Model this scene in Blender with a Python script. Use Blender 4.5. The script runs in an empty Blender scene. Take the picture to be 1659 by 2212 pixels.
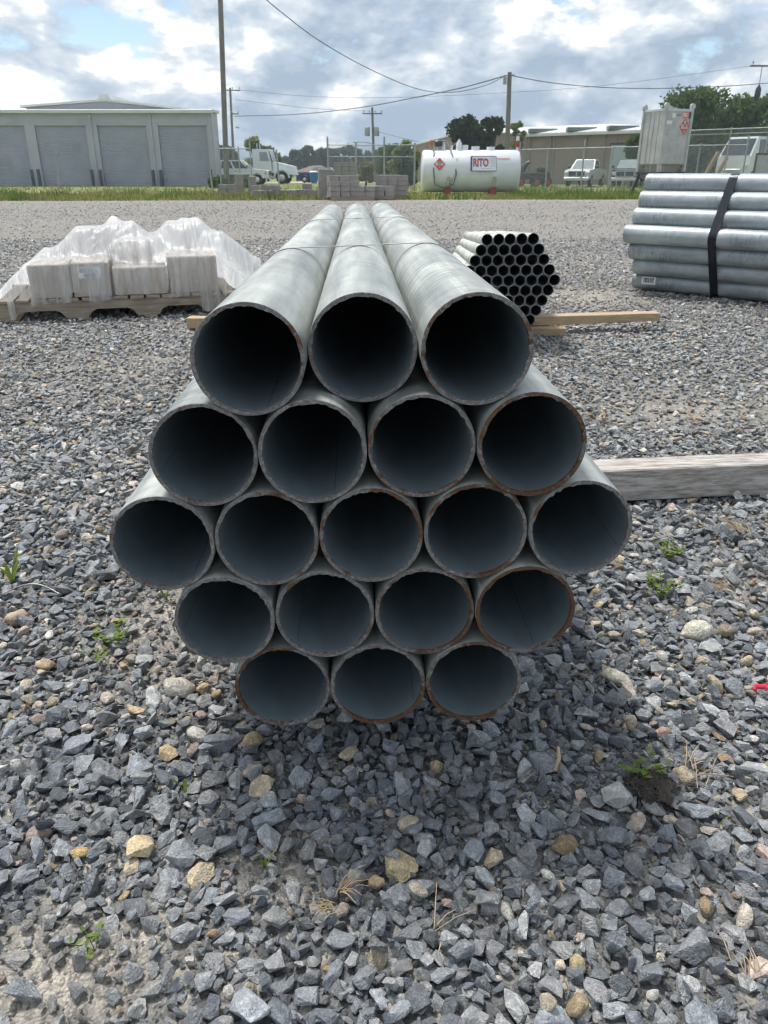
import bpy, bmesh, math, random
import numpy as np
from mathutils import Vector, Matrix, noise, Euler

random.seed(7)
rng = np.random.default_rng(11)
SC = bpy.context.scene
COL = SC.collection
R = math.radians

# ------------------------------------------------------------------ camera, sky, sun, exposure
CAM_H = 1.055
F_PX, CX, CY = 1661.0, 829.5, 1106.0            # focal length and centre on a 1659 x 2212 grid
PITCH = math.atan(736.0 / F_PX)
cam_d = bpy.data.cameras.new('camera')
cam = bpy.data.objects.new('camera', cam_d)
COL.objects.link(cam)
cam.location = (0, 0, CAM_H)
cam.rotation_euler = (R(90) - PITCH, 0, 0)
cam_d.sensor_fit = 'HORIZONTAL'
cam_d.sensor_width = 36.0
cam_d.lens = F_PX / 1659.0 * 36.0
cam_d.clip_start = 0.05
cam_d.clip_end = 4000
cam_d.dof.use_dof = True
cam_d.dof.focus_distance = 1.25
cam_d.dof.aperture_fstop = 19.0
SC.camera = cam

SUN_AZ, SUN_EL = R(-40), R(66)                  # azimuth from +Y (ahead), negative = left
sun_dir = Vector((math.sin(SUN_AZ) * math.cos(SUN_EL), math.cos(SUN_AZ) * math.cos(SUN_EL), math.sin(SUN_EL)))
sun_l = bpy.data.lights.new('sun', 'SUN')
sun_l.energy = 2.8
sun_l.angle = R(12.0)
sun_l.color = (1.0, 0.97, 0.93)
sun = bpy.data.objects.new('sun', sun_l)
COL.objects.link(sun)
sun.rotation_euler = (-sun_dir).to_track_quat('-Z', 'Y').to_euler()
sun.location = sun_dir * 30

W = bpy.data.worlds.new('World')
SC.world = W
W.use_nodes = True
wn, wl = W.node_tree.nodes, W.node_tree.links
wn.clear()


def nd(nodes, kind, **kw):
    n = nodes.new(kind)
    for k, v in kw.items():
        if k.startswith('i_'):
            n.inputs[k[2:].replace('_', ' ')].default_value = v
        else:
            setattr(n, k, v)
    return n


def ramp(nodes, stops, interp='LINEAR'):
    n = nodes.new('ShaderNodeValToRGB')
    n.color_ramp.interpolation = interp
    e = n.color_ramp.elements
    while len(e) < len(stops):
        e.new(0.5)
    for el, (p, c) in zip(e, stops):
        el.position = p
        el.color = c if len(c) == 4 else (*c, 1)
    return n


out = nd(wn, 'ShaderNodeOutputWorld')
bg = nd(wn, 'ShaderNodeBackground')
bg.inputs['Strength'].default_value = 0.1
sky = nd(wn, 'ShaderNodeTexSky', sky_type='NISHITA', sun_disc=False)
sky.sun_elevation = SUN_EL
sky.sun_rotation = SUN_AZ
sky.air_density = 1.0
sky.dust_density = 0.0
tc = nd(wn, 'ShaderNodeTexCoord')
mp = nd(wn, 'ShaderNodeMapping')
mp.inputs['Location'].default_value = (8.8, 8.1, 2.2)
mp.inputs['Scale'].default_value = (1, 1, 1.9)
wl.new(tc.outputs['Generated'], mp.inputs['Vector'])
n1 = nd(wn, 'ShaderNodeTexNoise', i_Scale=7.5, i_Detail=7.0, i_Roughness=0.60, i_Distortion=0.15)
wl.new(mp.outputs[0], n1.inputs['Vector'])
mp2 = nd(wn, 'ShaderNodeMapping')                # the same clouds sampled a little towards the sun: lit and shaded flanks
mp2.inputs['Location'].default_value = (8.8 - 0.028, 8.1 + 0.01, 2.2 + 0.055)
mp2.inputs['Scale'].default_value = (1, 1, 1.9)
wl.new(tc.outputs['Generated'], mp2.inputs['Vector'])
n2 = nd(wn, 'ShaderNodeTexNoise', i_Scale=7.5, i_Detail=4.0, i_Roughness=0.55, i_Distortion=0.15)
wl.new(mp2.outputs[0], n2.inputs['Vector'])
nbig = nd(wn, 'ShaderNodeTexNoise', i_Scale=2.2, i_Detail=1.0, i_Roughness=0.5)
wl.new(mp.outputs[0], nbig.inputs['Vector'])
cov = ramp(wn, [(0.41, (0, 0, 0)), (0.48, (1, 1, 1))])
sz_ = nd(wn, 'ShaderNodeSeparateXYZ')                # towards the horizon one looks through more cloud: fewer gaps
wl.new(tc.outputs['Generated'], sz_.inputs[0])
low_ = nd(wn, 'ShaderNodeMapRange')
low_.inputs['From Min'].default_value = 0.05
low_.inputs['From Max'].default_value = 0.125
low_.inputs['To Min'].default_value = 0.22
low_.inputs['To Max'].default_value = 0.0
wl.new(sz_.outputs['Z'], low_.inputs['Value'])
cadd = nd(wn, 'ShaderNodeMath', operation='ADD')
wl.new(n1.outputs['Fac'], cadd.inputs[0])
wl.new(low_.outputs[0], cadd.inputs[1])
wl.new(cadd.outputs[0], cov.inputs[0])
dif = nd(wn, 'ShaderNodeMath', operation='SUBTRACT')
wl.new(n1.outputs['Fac'], dif.inputs[0])
wl.new(n2.outputs['Fac'], dif.inputs[1])
mulA = nd(wn, 'ShaderNodeMath', operation='MULTIPLY_ADD')
mulA.inputs[1].default_value = 4.2
mulA.inputs[2].default_value = 0.42
wl.new(dif.outputs[0], mulA.inputs[0])
mulB = nd(wn, 'ShaderNodeMath', operation='MULTIPLY_ADD')   # thick clouds are greyer
mulB.inputs[1].default_value = -1.5
wl.new(nbig.outputs['Fac'], mulB.inputs[0])
addB = nd(wn, 'ShaderNodeMath', operation='ADD')
addB.inputs[1].default_value = 0.80
wl.new(mulB.outputs[0], addB.inputs[0])
wl.new(mulA.outputs[0], mulB.inputs[2])
dot = nd(wn, 'ShaderNodeVectorMath', operation='DOT_PRODUCT')
wl.new(tc.outputs['Generated'], dot.inputs[0])
dot.inputs[1].default_value = sun_dir
glow = nd(wn, 'ShaderNodeMapRange')
glow.inputs['From Min'].default_value = 0.35
glow.inputs['From Max'].default_value = 1.0
glow.inputs['To Min'].default_value = -0.10
glow.inputs['To Max'].default_value = 0.6
wl.new(dot.outputs['Value'], glow.inputs['Value'])
addC = nd(wn, 'ShaderNodeMath', operation='ADD')
wl.new(addB.outputs[0], addC.inputs[0])
wl.new(glow.outputs[0], addC.inputs[1])
ccol = ramp(wn, [(0.0, (2.7, 3.45, 4.4)), (0.36, (3.8, 4.5, 5.3)), (0.70, (5.4, 5.9, 6.4)), (1.0, (8.6, 8.6, 8.5))])
wl.new(addC.outputs[0], ccol.inputs[0])
mixc = nd(wn, 'ShaderNodeMix', data_type='RGBA')
wl.new(cov.outputs[0], mixc.inputs['Factor'])
wl.new(sky.outputs[0], mixc.inputs['A'])
wl.new(ccol.outputs[0], mixc.inputs['B'])
wl.new(mixc.outputs['Result'], bg.inputs['Color'])
wl.new(bg.outputs[0], out.inputs[0])

SC.view_settings.view_transform = 'Standard'
SC.view_settings.look = 'None'
SC.view_settings.gamma = 1
SC.view_settings.use_curve_mapping = False
SC.view_settings.exposure = 0.56
SC.render.engine = 'CYCLES'
SC.cycles.max_bounces = 4
SC.cycles.diffuse_bounces = 2
SC.cycles.glossy_bounces = 2
W.cycles.sampling_method = 'MANUAL'
W.cycles.sample_map_resolution = 512
SC.cycles.transparent_max_bounces = 24
SC.cycles.adaptive_threshold = 0.04
SC.cycles.use_light_tree = False
SC.cycles.filter_width = 1.15

# ------------------------------------------------------------------ measuring helpers
SP, CP = math.sin(PITCH), math.cos(PITCH)


def cam2w(v):
    return Vector((v[0], CP * v[2] + SP * v[1], -SP * v[2] + CP * v[1]))


def ray(x, y):
    return cam2w(((x - CX) / F_PX, (CY - y) / F_PX, 1.0))


def at(x, y, Y):
    d = ray(x, y)
    return Vector((0, 0, CAM_H)) + d * (Y / d.y)


def gnd(x, y, z=0.0):
    d = ray(x, y)
    return Vector((0, 0, CAM_H)) + d * ((z - CAM_H) / d.z)


# ------------------------------------------------------------------ object helpers
def tag(o, label=None, cat=None, group=None, kind=None):
    if label:
        o['label'] = label
    if cat:
        o['category'] = cat
    if group:
        o['group'] = group
    if kind:
        o['kind'] = kind
    return o


def empty(name, loc=(0, 0, 0), rz=0.0):
    o = bpy.data.objects.new(name, None)
    COL.objects.link(o)
    o.location = loc
    o.rotation_euler = (0, 0, rz)
    o.empty_display_size = 0.1
    return o


def link(name, me, parent=None):
    o = bpy.data.objects.new(name, me)
    COL.objects.link(o)
    if parent is not None:
        o.parent = parent
    return o


class MB:
    """collects faces for one mesh"""

    def __init__(s):
        s.v, s.f, s.m, s.sm = [], [], [], []

    def add(s, vs, fs, mi=0, smooth=False):
        b = len(s.v)
        s.v += [tuple(p) for p in vs]
        for f in fs:
            s.f.append(tuple(b + i for i in f))
            s.m.append(mi)
            s.sm.append(smooth)
        return s

    def box(s, lo, hi, mi=0, M=None):
        x0, y0, z0 = lo
        x1, y1, z1 = hi
        vs = [Vector(p) for p in ((x0, y0, z0), (x1, y0, z0), (x1, y1, z0), (x0, y1, z0), (x0, y0, z1), (x1, y0, z1), (x1, y1, z1), (x0, y1, z1))]
        if M is not None:
            vs = [M @ p for p in vs]
        return s.add(vs, [(0, 3, 2, 1), (4, 5, 6, 7), (0, 1, 5, 4), (1, 2, 6, 5), (2, 3, 7, 6), (3, 0, 4, 7)], mi)

    def bbox(s, lo, hi, b=0.01, mi=0, M=None):
        """box with chamfered edges"""
        bm = bmesh.new()
        bmesh.ops.create_cube(bm, size=1)
        c = [(lo[i] + hi[i]) / 2 for i in range(3)]
        d = [hi[i] - lo[i] for i in range(3)]
        for v in bm.verts:
            v.co = Vector((c[0] + v.co.x * d[0], c[1] + v.co.y * d[1], c[2] + v.co.z * d[2]))
        bmesh.ops.bevel(bm, geom=bm.edges[:], offset=b, segments=1, affect='EDGES', profile=0.5)
        bm.verts.index_update()
        vs = [(M @ v.co) if M is not None else v.co.copy() for v in bm.verts]
        fs = [tuple(v.index for v in f.verts) for f in bm.faces]
        bm.free()
        return s.add(vs, fs, mi)

    def tube(s, pts, rad, n=8, mi=0, cap=True, smooth=True):
        pts = [Vector(p) for p in pts]
        if not hasattr(rad, '__len__'):
            rad = [rad] * len(pts)
        vs, fs = [], []
        up = None
        for i, p in enumerate(pts):
            a = pts[max(0, i - 1)]
            b = pts[min(len(pts) - 1, i + 1)]
            t = (b - a).normalized()
            if up is None:
                up = t.orthogonal().normalized()
            up = (up - t * up.dot(t))
            up = up.normalized() if up.length > 1e-6 else t.orthogonal().normalized()
            w = t.cross(up)
            for k in range(n):
                an = 2 * math.pi * k / n
                vs.append(p + (up * math.cos(an) + w * math.sin(an)) * rad[i])
        for i in range(len(pts) - 1):
            for k in range(n):
                k2 = (k + 1) % n
                fs.append((i * n + k, i * n + k2, (i + 1) * n + k2, (i + 1) * n + k))
        s.add(vs, fs, mi, smooth)
        if cap:
            s.add(vs[:n], [tuple(range(n - 1, -1, -1))], mi)
            s.add(vs[-n:], [tuple(range(n))], mi)
        return s

    def prism(s, poly, lo, hi, axis='y', mi=0, smooth=False, M=None):
        """extrude polygon; axis y: poly in (x,z); axis x: poly in (y,z); axis z: poly in (x,y)"""
        n = len(poly)

        def mk(p, h):
            q = {'y': (p[0], h, p[1]), 'x': (h, p[0], p[1]), 'z': (p[0], p[1], h)}[axis]
            return M @ Vector(q) if M is not None else Vector(q)
        a = [mk(p, lo) for p in poly]
        b = [mk(p, hi) for p in poly]
        s.add(a + b, [(i, (i + 1) % n, n + (i + 1) % n, n + i) for i in range(n)], mi, smooth)
        s.add(a, [tuple(range(n - 1, -1, -1))], mi)
        s.add(b, [tuple(range(n))], mi)
        return s

    def mesh(s, name, mats):
        me = bpy.data.meshes.new(name)
        me.from_pydata(s.v, [], s.f)
        for m in (mats if isinstance(mats, (list, tuple)) else [mats]):
            if m is not None:
                me.materials.append(m)
        me.polygons.foreach_set('material_index', s.m)
        me.polygons.foreach_set('use_smooth', s.sm)
        bm = bmesh.new()
        bm.from_mesh(me)
        bmesh.ops.recalc_face_normals(bm, faces=bm.faces)
        bm.to_mesh(me)
        bm.free()
        me.update()
        return me

    def build(s, name, mats, parent=None):
        return link(name, s.mesh(name, mats), parent)


def text(name, body, size, M, m, parent, extrude=0.004, bold=0.0, align='CENTER'):
    cu = bpy.data.curves.new(name, 'FONT')
    cu.body = body
    cu.size = size
    cu.extrude = extrude
    cu.offset = bold
    cu.align_x = align
    cu.align_y = 'CENTER'
    cu.materials.append(m)
    tmp = bpy.data.objects.new('tmp', cu)
    COL.objects.link(tmp)
    bpy.context.view_layer.update()
    me = bpy.data.meshes.new_from_object(tmp.evaluated_get(bpy.context.evaluated_depsgraph_get()))
    bpy.data.objects.remove(tmp)
    me.name = name
    if not me.materials:
        me.materials.append(m)
    o = link(name, me, parent)
    o.matrix_local = M
    return o


# ------------------------------------------------------------------ materials
MATS = {}


def mat(name, col, rough=0.6, metal=0.0, var=0.12, vscale=6.0, bump=0.0, bscale=40.0, spec=0.5, stretch=(1, 1, 1), col2=None, c2pos=(0.52, 0.68), c2scale=None, detail=6.0):
    m = bpy.data.materials.new(name)
    m.use_nodes = True
    N, L = m.node_tree.nodes, m.node_tree.links
    b = N['Principled BSDF']
    b.inputs['Roughness'].default_value = rough
    b.inputs['Metallic'].default_value = metal
    b.inputs['Specular IOR Level'].default_value = spec
    t = nd(N, 'ShaderNodeTexCoord')
    mpn = nd(N, 'ShaderNodeMapping')
    mpn.inputs['Scale'].default_value = stretch
    L.new(t.outputs['Object'], mpn.inputs[0])
    nz = nd(N, 'ShaderNodeTexNoise', i_Scale=vscale, i_Detail=detail, i_Roughness=0.62)
    L.new(mpn.outputs[0], nz.inputs['Vector'])
    lo = [c * (1 - var * 1.6) for c in col]
    hi = [min(1, c * (1 + var * 1.3)) for c in col]
    rp = ramp(N, [(0.28, lo), (0.72, hi)])
    L.new(nz.outputs['Fac'], rp.inputs[0])
    src = rp.outputs[0]
    if col2 is not None:
        n2_ = nd(N, 'ShaderNodeTexNoise', i_Scale=c2scale or vscale * 0.7, i_Detail=8.0, i_Roughness=0.65)
        mpo = nd(N, 'ShaderNodeMapping')
        mpo.inputs['Location'].default_value = (5.3, 1.7, 9.1)
        L.new(mpn.outputs[0], mpo.inputs[0])
        L.new(mpo.outputs[0], n2_.inputs['Vector'])
        r2 = ramp(N, [(c2pos[0], (0, 0, 0)), (c2pos[1], (1, 1, 1))])
        L.new(n2_.outputs['Fac'], r2.inputs[0])
        mx = nd(N, 'ShaderNodeMix', data_type='RGBA')
        L.new(r2.outputs[0], mx.inputs['Factor'])
        L.new(src, mx.inputs['A'])
        mx.inputs['B'].default_value = (*col2, 1)
        src = mx.outputs['Result']
    L.new(src, b.inputs['Base Color'])
    if bump > 0:
        nb = nd(N, 'ShaderNodeTexNoise', i_Scale=bscale, i_Detail=5.0, i_Roughness=0.6)
        L.new(mpn.outputs[0], nb.inputs['Vector'])
        bp = nd(N, 'ShaderNodeBump', i_Strength=0.5, i_Distance=bump)
        L.new(nb.outputs['Fac'], bp.inputs['Height'])
        L.new(bp.outputs[0], b.inputs['Normal'])
    MATS[name] = m
    return m


def leaf_mat(name, col, var=0.35, vscale=0.9, trans=0.35):
    m = bpy.data.materials.new(name)
    m.use_nodes = True
    N, L = m.node_tree.nodes, m.node_tree.links
    N.clear()
    o = nd(N, 'ShaderNodeOutputMaterial')
    t = nd(N, 'ShaderNodeTexCoord')
    nz = nd(N, 'ShaderNodeTexNoise', i_Scale=vscale, i_Detail=4.0)
    L.new(t.outputs['Object'], nz.inputs['Vector'])
    rp = ramp(N, [(0.3, [c * (1 - var) for c in col]), (0.7, [c * (1 + var) for c in col])])
    L.new(nz.outputs['Fac'], rp.inputs[0])
    d = nd(N, 'ShaderNodeBsdfDiffuse')
    tr = nd(N, 'ShaderNodeBsdfTranslucent')
    L.new(rp.outputs[0], d.inputs[0])
    L.new(rp.outputs[0], tr.inputs[0])
    mx = nd(N, 'ShaderNodeMixShader')
    mx.inputs[0].default_value = trans
    L.new(d.outputs[0], mx.inputs[1])
    L.new(tr.outputs[0], mx.inputs[2])
    L.new(mx.outputs[0], o.inputs[0])
    return m


def stone_mat(name):
    """gravel stone: base colour from the stone's own 'col' value, pale dust and veins, fine relief"""
    m = bpy.data.materials.new(name)
    m.use_nodes = True
    N, L = m.node_tree.nodes, m.node_tree.links
    b = N['Principled BSDF']
    b.inputs['Roughness'].default_value = 0.5
    b.inputs['Specular IOR Level'].default_value = 0.55
    at_ = nd(N, 'ShaderNodeAttribute', attribute_type='INSTANCER', attribute_name='col')
    t = nd(N, 'ShaderNodeTexCoord')
    sep = nd(N, 'ShaderNodeVectorMath', operation='ADD')
    L.new(t.outputs['Object'], sep.inputs[0])
    sc10 = nd(N, 'ShaderNodeVectorMath', operation='SCALE')
    sc10.inputs['Scale'].default_value = 37.0
    L.new(at_.outputs['Color'], sc10.inputs[0])
    L.new(sc10.outputs[0], sep.inputs[1])
    nz = nd(N, 'ShaderNodeTexNoise', i_Scale=3.5, i_Detail=4.0, i_Roughness=0.68)
    L.new(sep.outputs[0], nz.inputs['Vector'])
    rp = ramp(N, [(0.3, (0.66, 0.66, 0.66)), (0.5, (1, 1, 1)), (0.62, (1.5, 1.48, 1.45)), (0.72, (2.1, 2.08, 2.0))])
    nf = nd(N, 'ShaderNodeTexNoise', i_Scale=17.0, i_Detail=3.0, i_Roughness=0.7)
    L.new(sep.outputs[0], nf.inputs['Vector'])
    mixf = nd(N, 'ShaderNodeMath', operation='MULTIPLY_ADD')
    mixf.inputs[1].default_value = 0.55
    L.new(nf.outputs['Fac'], mixf.inputs[0])
    hf = nd(N, 'ShaderNodeMath', operation='MULTIPLY_ADD')
    hf.inputs[1].default_value = 0.75
    hf.inputs[2].default_value = -0.14
    L.new(nz.outputs['Fac'], hf.inputs[0])
    L.new(hf.outputs[0], mixf.inputs[2])
    L.new(mixf.outputs[0], rp.inputs[0])
    mu = nd(N, 'ShaderNodeMix', data_type='RGBA', blend_type='MULTIPLY')
    mu.inputs['Factor'].default_value = 1
    L.new(at_.outputs['Color'], mu.inputs['A'])
    L.new(rp.outputs[0], mu.inputs['B'])
    L.new(mu.outputs['Result'], b.inputs['Base Color'])
    nb = nd(N, 'ShaderNodeTexNoise', i_Scale=9.0, i_Detail=3.0, i_Roughness=0.65)
    L.new(sep.outputs[0], nb.inputs['Vector'])
    bp = nd(N, 'ShaderNodeBump', i_Strength=0.8, i_Distance=0.008)
    L.new(nb.outputs['Fac'], bp.inputs['Height'])
    L.new(bp.outputs[0], b.inputs['Normal'])
    return m


def galv_mat(name, base, dark, metal, rough, streak=(30, 2.0, 30), ring=()):
    """galvanised outside: pale zinc with streaks, scuffs and white bloom; the object's Y is the pipe axis"""
    m = bpy.data.materials.new(name)
    m.use_nodes = True
    N, L = m.node_tree.nodes, m.node_tree.links
    b = N['Principled BSDF']
    b.inputs['Metallic'].default_value = metal
    t = nd(N, 'ShaderNodeTexCoord')
    oi = nd(N, 'ShaderNodeObjectInfo')
    off = nd(N, 'ShaderNodeVectorMath', operation='ADD')
    scl = nd(N, 'ShaderNodeMath', operation='MULTIPLY')
    scl.inputs[1].default_value = 50.0
    L.new(oi.outputs['Random'], scl.inputs[0])
    L.new(t.outputs['Object'], off.inputs[0])
    L.new(scl.outputs[0], off.inputs[1])

    def nz(scale, sc, det=6, rough_=0.6):
        mm = nd(N, 'ShaderNodeMapping')
        mm.inputs['Scale'].default_value = sc
        L.new(off.outputs[0], mm.inputs[0])
        n = nd(N, 'ShaderNodeTexNoise', i_Scale=scale, i_Detail=det, i_Roughness=rough_)
        L.new(mm.outputs[0], n.inputs['Vector'])
        return n.outputs['Fac']
    a = nz(1.0, streak)
    c = nz(1.0, (14, 60, 14), 5)          # fine marks running round the pipe
    big = nz(3.2, (1, 0.8, 1), 7, 0.7)
    r1 = ramp(N, [(0.30, dark), (0.66, base)])
    L.new(a, r1.inputs[0])
    r2 = ramp(N, [(0.38, (0.50, 0.52, 0.54)), (0.54, (1, 1, 1))])
    L.new(c, r2.inputs[0])
    r3 = ramp(N, [(0.36, (0.66, 0.68, 0.70)), (0.62, (1.12, 1.12, 1.10))])
    L.new(big, r3.inputs[0])
    patch = ramp(N, [(0.5, (0, 0, 0)), (0.64, (0.75, 0.75, 0.75))])
    L.new(nz(2.0, (1.3, 0.9, 1.3), 3), patch.inputs[0])
    mu = nd(N, 'ShaderNodeMix', data_type='RGBA', blend_type='MULTIPLY')
    L.new(patch.outputs[0], mu.inputs['Factor'])
    L.new(r1.outputs[0], mu.inputs['A'])
    L.new(r2.outputs[0], mu.inputs['B'])
    mu2 = nd(N, 'ShaderNodeMix', data_type='RGBA', blend_type='MULTIPLY')
    mu2.inputs['Factor'].default_value = 1
    L.new(mu.outputs['Result'], mu2.inputs['A'])
    L.new(r3.outputs[0], mu2.inputs['B'])
    src = mu2.outputs['Result']
    if ring:                               # faint darker rings round the pipe at these distances along it
        sx = nd(N, 'ShaderNodeSeparateXYZ')
        L.new(t.outputs['Object'], sx.inputs[0])
        for yy in ring:
            cmp_ = nd(N, 'ShaderNodeMath', operation='COMPARE')
            cmp_.inputs[1].default_value = yy
            cmp_.inputs[2].default_value = 0.007
            L.new(sx.outputs['Y'], cmp_.inputs[0])
            k = nd(N, 'ShaderNodeMath', operation='MULTIPLY')
            k.inputs[1].default_value = 0.42
            L.new(cmp_.outputs[0], k.inputs[0])
            mm = nd(N, 'ShaderNodeMix', data_type='RGBA')
            L.new(k.outputs[0], mm.inputs['Factor'])
            L.new(src, mm.inputs['A'])
            mm.inputs['B'].default_value = (0.12, 0.115, 0.105, 1)
            src = mm.outputs['Result']
    L.new(src, b.inputs['Base Color'])
    rr = nd(N, 'ShaderNodeMapRange')
    rr.inputs['To Min'].default_value = rough - 0.10
    rr.inputs['To Max'].default_value = rough + 0.18
    L.new(a, rr.inputs['Value'])
    L.new(rr.outputs[0], b.inputs['Roughness'])
    bp = nd(N, 'ShaderNodeBump', i_Strength=0.25, i_Distance=0.002)
    L.new(big, bp.inputs['Height'])
    L.new(bp.outputs[0], b.inputs['Normal'])
    return m


def rim_mat(name):
    """sawn pipe end: dull steel with rust; each pipe's own 'rust' value says how much"""
    m = bpy.data.materials.new(name)
    m.use_nodes = True
    N, L = m.node_tree.nodes, m.node_tree.links
    b = N['Principled BSDF']
    t = nd(N, 'ShaderNodeTexCoord')
    oi = nd(N, 'ShaderNodeObjectInfo')
    ad = nd(N, 'ShaderNodeVectorMath', operation='ADD')
    k = nd(N, 'ShaderNodeMath', operation='MULTIPLY')
    k.inputs[1].default_value = 30
    L.new(oi.outputs['Random'], k.inputs[0])
    L.new(t.outputs['Object'], ad.inputs[0])
    L.new(k.outputs[0], ad.inputs[1])
    n_ = nd(N, 'ShaderNodeTexNoise', i_Scale=60.0, i_Detail=8.0, i_Roughness=0.75)
    L.new(ad.outputs[0], n_.inputs['Vector'])
    nbig_ = nd(N, 'ShaderNodeTexNoise', i_Scale=9.0, i_Detail=2.0)
    L.new(ad.outputs[0], nbig_.inputs['Vector'])
    ru = nd(N, 'ShaderNodeAttribute', attribute_type='OBJECT', attribute_name='rust')
    s = nd(N, 'ShaderNodeMath', operation='ADD')
    L.new(n_.outputs['Fac'], s.inputs[0])
    bb = nd(N, 'ShaderNodeMath', operation='MULTIPLY_ADD')
    bb.inputs[1].default_value = 0.9
    bb.inputs[2].default_value = -0.55
    L.new(nbig_.outputs['Fac'], bb.inputs[0])
    L.new(bb.outputs[0], s.inputs[1])
    s2 = nd(N, 'ShaderNodeMath', operation='MULTIPLY_ADD')
    s2.inputs[1].default_value = 0.38
    L.new(ru.outputs['Fac'], s2.inputs[0])
    L.new(s.outputs[0], s2.inputs[2])
    fac = ramp(N, [(0.58, (0, 0, 0)), (0.68, (1, 1, 1))])
    L.new(s2.outputs[0], fac.inputs[0])
    n3 = nd(N, 'ShaderNodeTexNoise', i_Scale=190.0, i_Detail=4.0, i_Roughness=0.7)
    L.new(ad.outputs[0], n3.inputs['Vector'])
    steel = ramp(N, [(0.30, (0.10, 0.095, 0.09)), (0.55, (0.215, 0.205, 0.195)), (0.72, (0.40, 0.39, 0.37))])
    rust = ramp(N, [(0.3, (0.05, 0.028, 0.018)), (0.52, (0.125, 0.062, 0.032)), (0.75, (0.22, 0.12, 0.06))])
    L.new(n3.outputs['Fac'], steel.inputs[0])
    L.new(n3.outputs['Fac'], rust.inputs[0])
    mx = nd(N, 'ShaderNodeMix', data_type='RGBA')
    L.new(fac.outputs[0], mx.inputs['Factor'])
    L.new(steel.outputs[0], mx.inputs['A'])
    L.new(rust.outputs[0], mx.inputs['B'])
    L.new(mx.outputs['Result'], b.inputs['Base Color'])
    b.inputs['Roughness'].default_value = 0.7
    b.inputs['Metallic'].default_value = 0.15
    bp = nd(N, 'ShaderNodeBump', i_Strength=0.8, i_Distance=0.002)
    L.new(n3.outputs['Fac'], bp.inputs['Height'])
    L.new(bp.outputs[0], b.inputs['Normal'])
    return m


M_stone = stone_mat('gravel_stone')
M_galv = galv_mat('galvanized_pale', (0.50, 0.52, 0.485), (0.27, 0.285, 0.275), 0.3, 0.46, ring=(0.86, 2.3))
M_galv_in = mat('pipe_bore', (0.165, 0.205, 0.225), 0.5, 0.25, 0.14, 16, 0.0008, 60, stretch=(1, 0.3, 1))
M_rim = rim_mat('sawn_rim')
M_galv_s = galv_mat('galvanized_cream', (0.68, 0.69, 0.62), (0.52, 0.53, 0.48), 0.2, 0.5)
M_galv_b = galv_mat('galvanized_blue', (0.43, 0.475, 0.485), (0.36, 0.40, 0.41), 0.25, 0.42, streak=(40, 3, 40))
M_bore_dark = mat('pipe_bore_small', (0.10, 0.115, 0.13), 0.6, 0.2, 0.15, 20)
M_rim_s = mat('small_pipe_rim', (0.30, 0.31, 0.31), 0.55, 0.3, 0.2, 60)
M_weld = mat('weld_seam', (0.13, 0.145, 0.16), 0.6, 0.2, 0.2, 60)
M_band = mat('steel_band', (0.36, 0.35, 0.33), 0.45, 0.5, 0.25, 30)
M_bluestrap = mat('blued_strap', (0.018, 0.022, 0.034), 0.32, 0.5, 0.3, 20, col2=(0.16, 0.055, 0.02), c2pos=(0.62, 0.68), c2scale=9)
M_timber_old = mat('weathered_timber', (0.40, 0.36, 0.32), 0.85, 0, 0.42, 5, 0.004, 30, stretch=(2.2, 16, 16), col2=(0.62, 0.60, 0.57), c2pos=(0.5, 0.7), c2scale=3)
M_timber_new = mat('fresh_timber', (0.46, 0.34, 0.21), 0.8, 0, 0.22, 4, 0.002, 30, stretch=(1.2, 16, 16))
M_pallet = mat('pallet_wood', (0.33, 0.27, 0.20), 0.85, 0, 0.3, 4, 0.002, 30, stretch=(1.5, 12, 12))
M_card = mat('cardboard', (0.46, 0.40, 0.34), 0.85, 0, 0.08, 6)
M_paper = mat('paper_label', (0.80, 0.81, 0.82), 0.7, 0, 0.03, 6)
M_ink = mat('print_ink', (0.035, 0.035, 0.045), 0.6, 0, 0.05, 6)
M_white = mat('white_paint', (0.76, 0.78, 0.78), 0.4, 0, 0.05, 2)
M_tankwhite = mat('tank_white', (0.74, 0.76, 0.77), 0.35, 0, 0.05, 1.5, col2=(0.55, 0.56, 0.56), c2pos=(0.6, 0.85), c2scale=1.2)
M_red = mat('red_paint', (0.38, 0.035, 0.045), 0.5, 0, 0.12, 3)
M_placard = mat('placard_red', (0.62, 0.09, 0.06), 0.5, 0, 0.06, 5)
M_navy = mat('logo_navy', (0.05, 0.06, 0.20), 0.5, 0, 0.05, 5)
M_black = mat('black_rubber', (0.022, 0.022, 0.024), 0.6, 0, 0.2, 8)
M_blackp = mat('black_paint', (0.03, 0.032, 0.036), 0.35, 0.0, 0.2, 4)
M_chrome = mat('bright_metal', (0.62, 0.63, 0.64), 0.3, 0.8, 0.1, 5)
M_alu = mat('tote_aluminium', (0.50, 0.49, 0.48), 0.48, 0.35, 0.12, 2.2, col2=(0.36, 0.34, 0.33), c2pos=(0.5, 0.75), c2scale=1.6)
M_steelgrey = mat('fence_steel', (0.36, 0.38, 0.38), 0.5, 0.4, 0.12, 4)
M_wall_grey = mat('storage_wall', (0.44, 0.435, 0.48), 0.6, 0, 0.07, 0.6, col2=(0.33, 0.325, 0.36), c2pos=(0.55, 0.8), c2scale=0.5)
M_shutter = mat('roller_shutter', (0.40, 0.405, 0.47), 0.55, 0.1, 0.07, 0.7, col2=(0.33, 0.345, 0.39), c2pos=(0.55, 0.75), c2scale=0.6)
M_roof_lt = mat('pale_roof', (0.62, 0.64, 0.60), 0.5, 0.1, 0.06, 0.5)
M_brown = mat('brown_metal_wall', (0.26, 0.205, 0.165), 0.65, 0, 0.10, 0.5, col2=(0.20, 0.155, 0.125), c2pos=(0.55, 0.8), c2scale=0.4)
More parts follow.
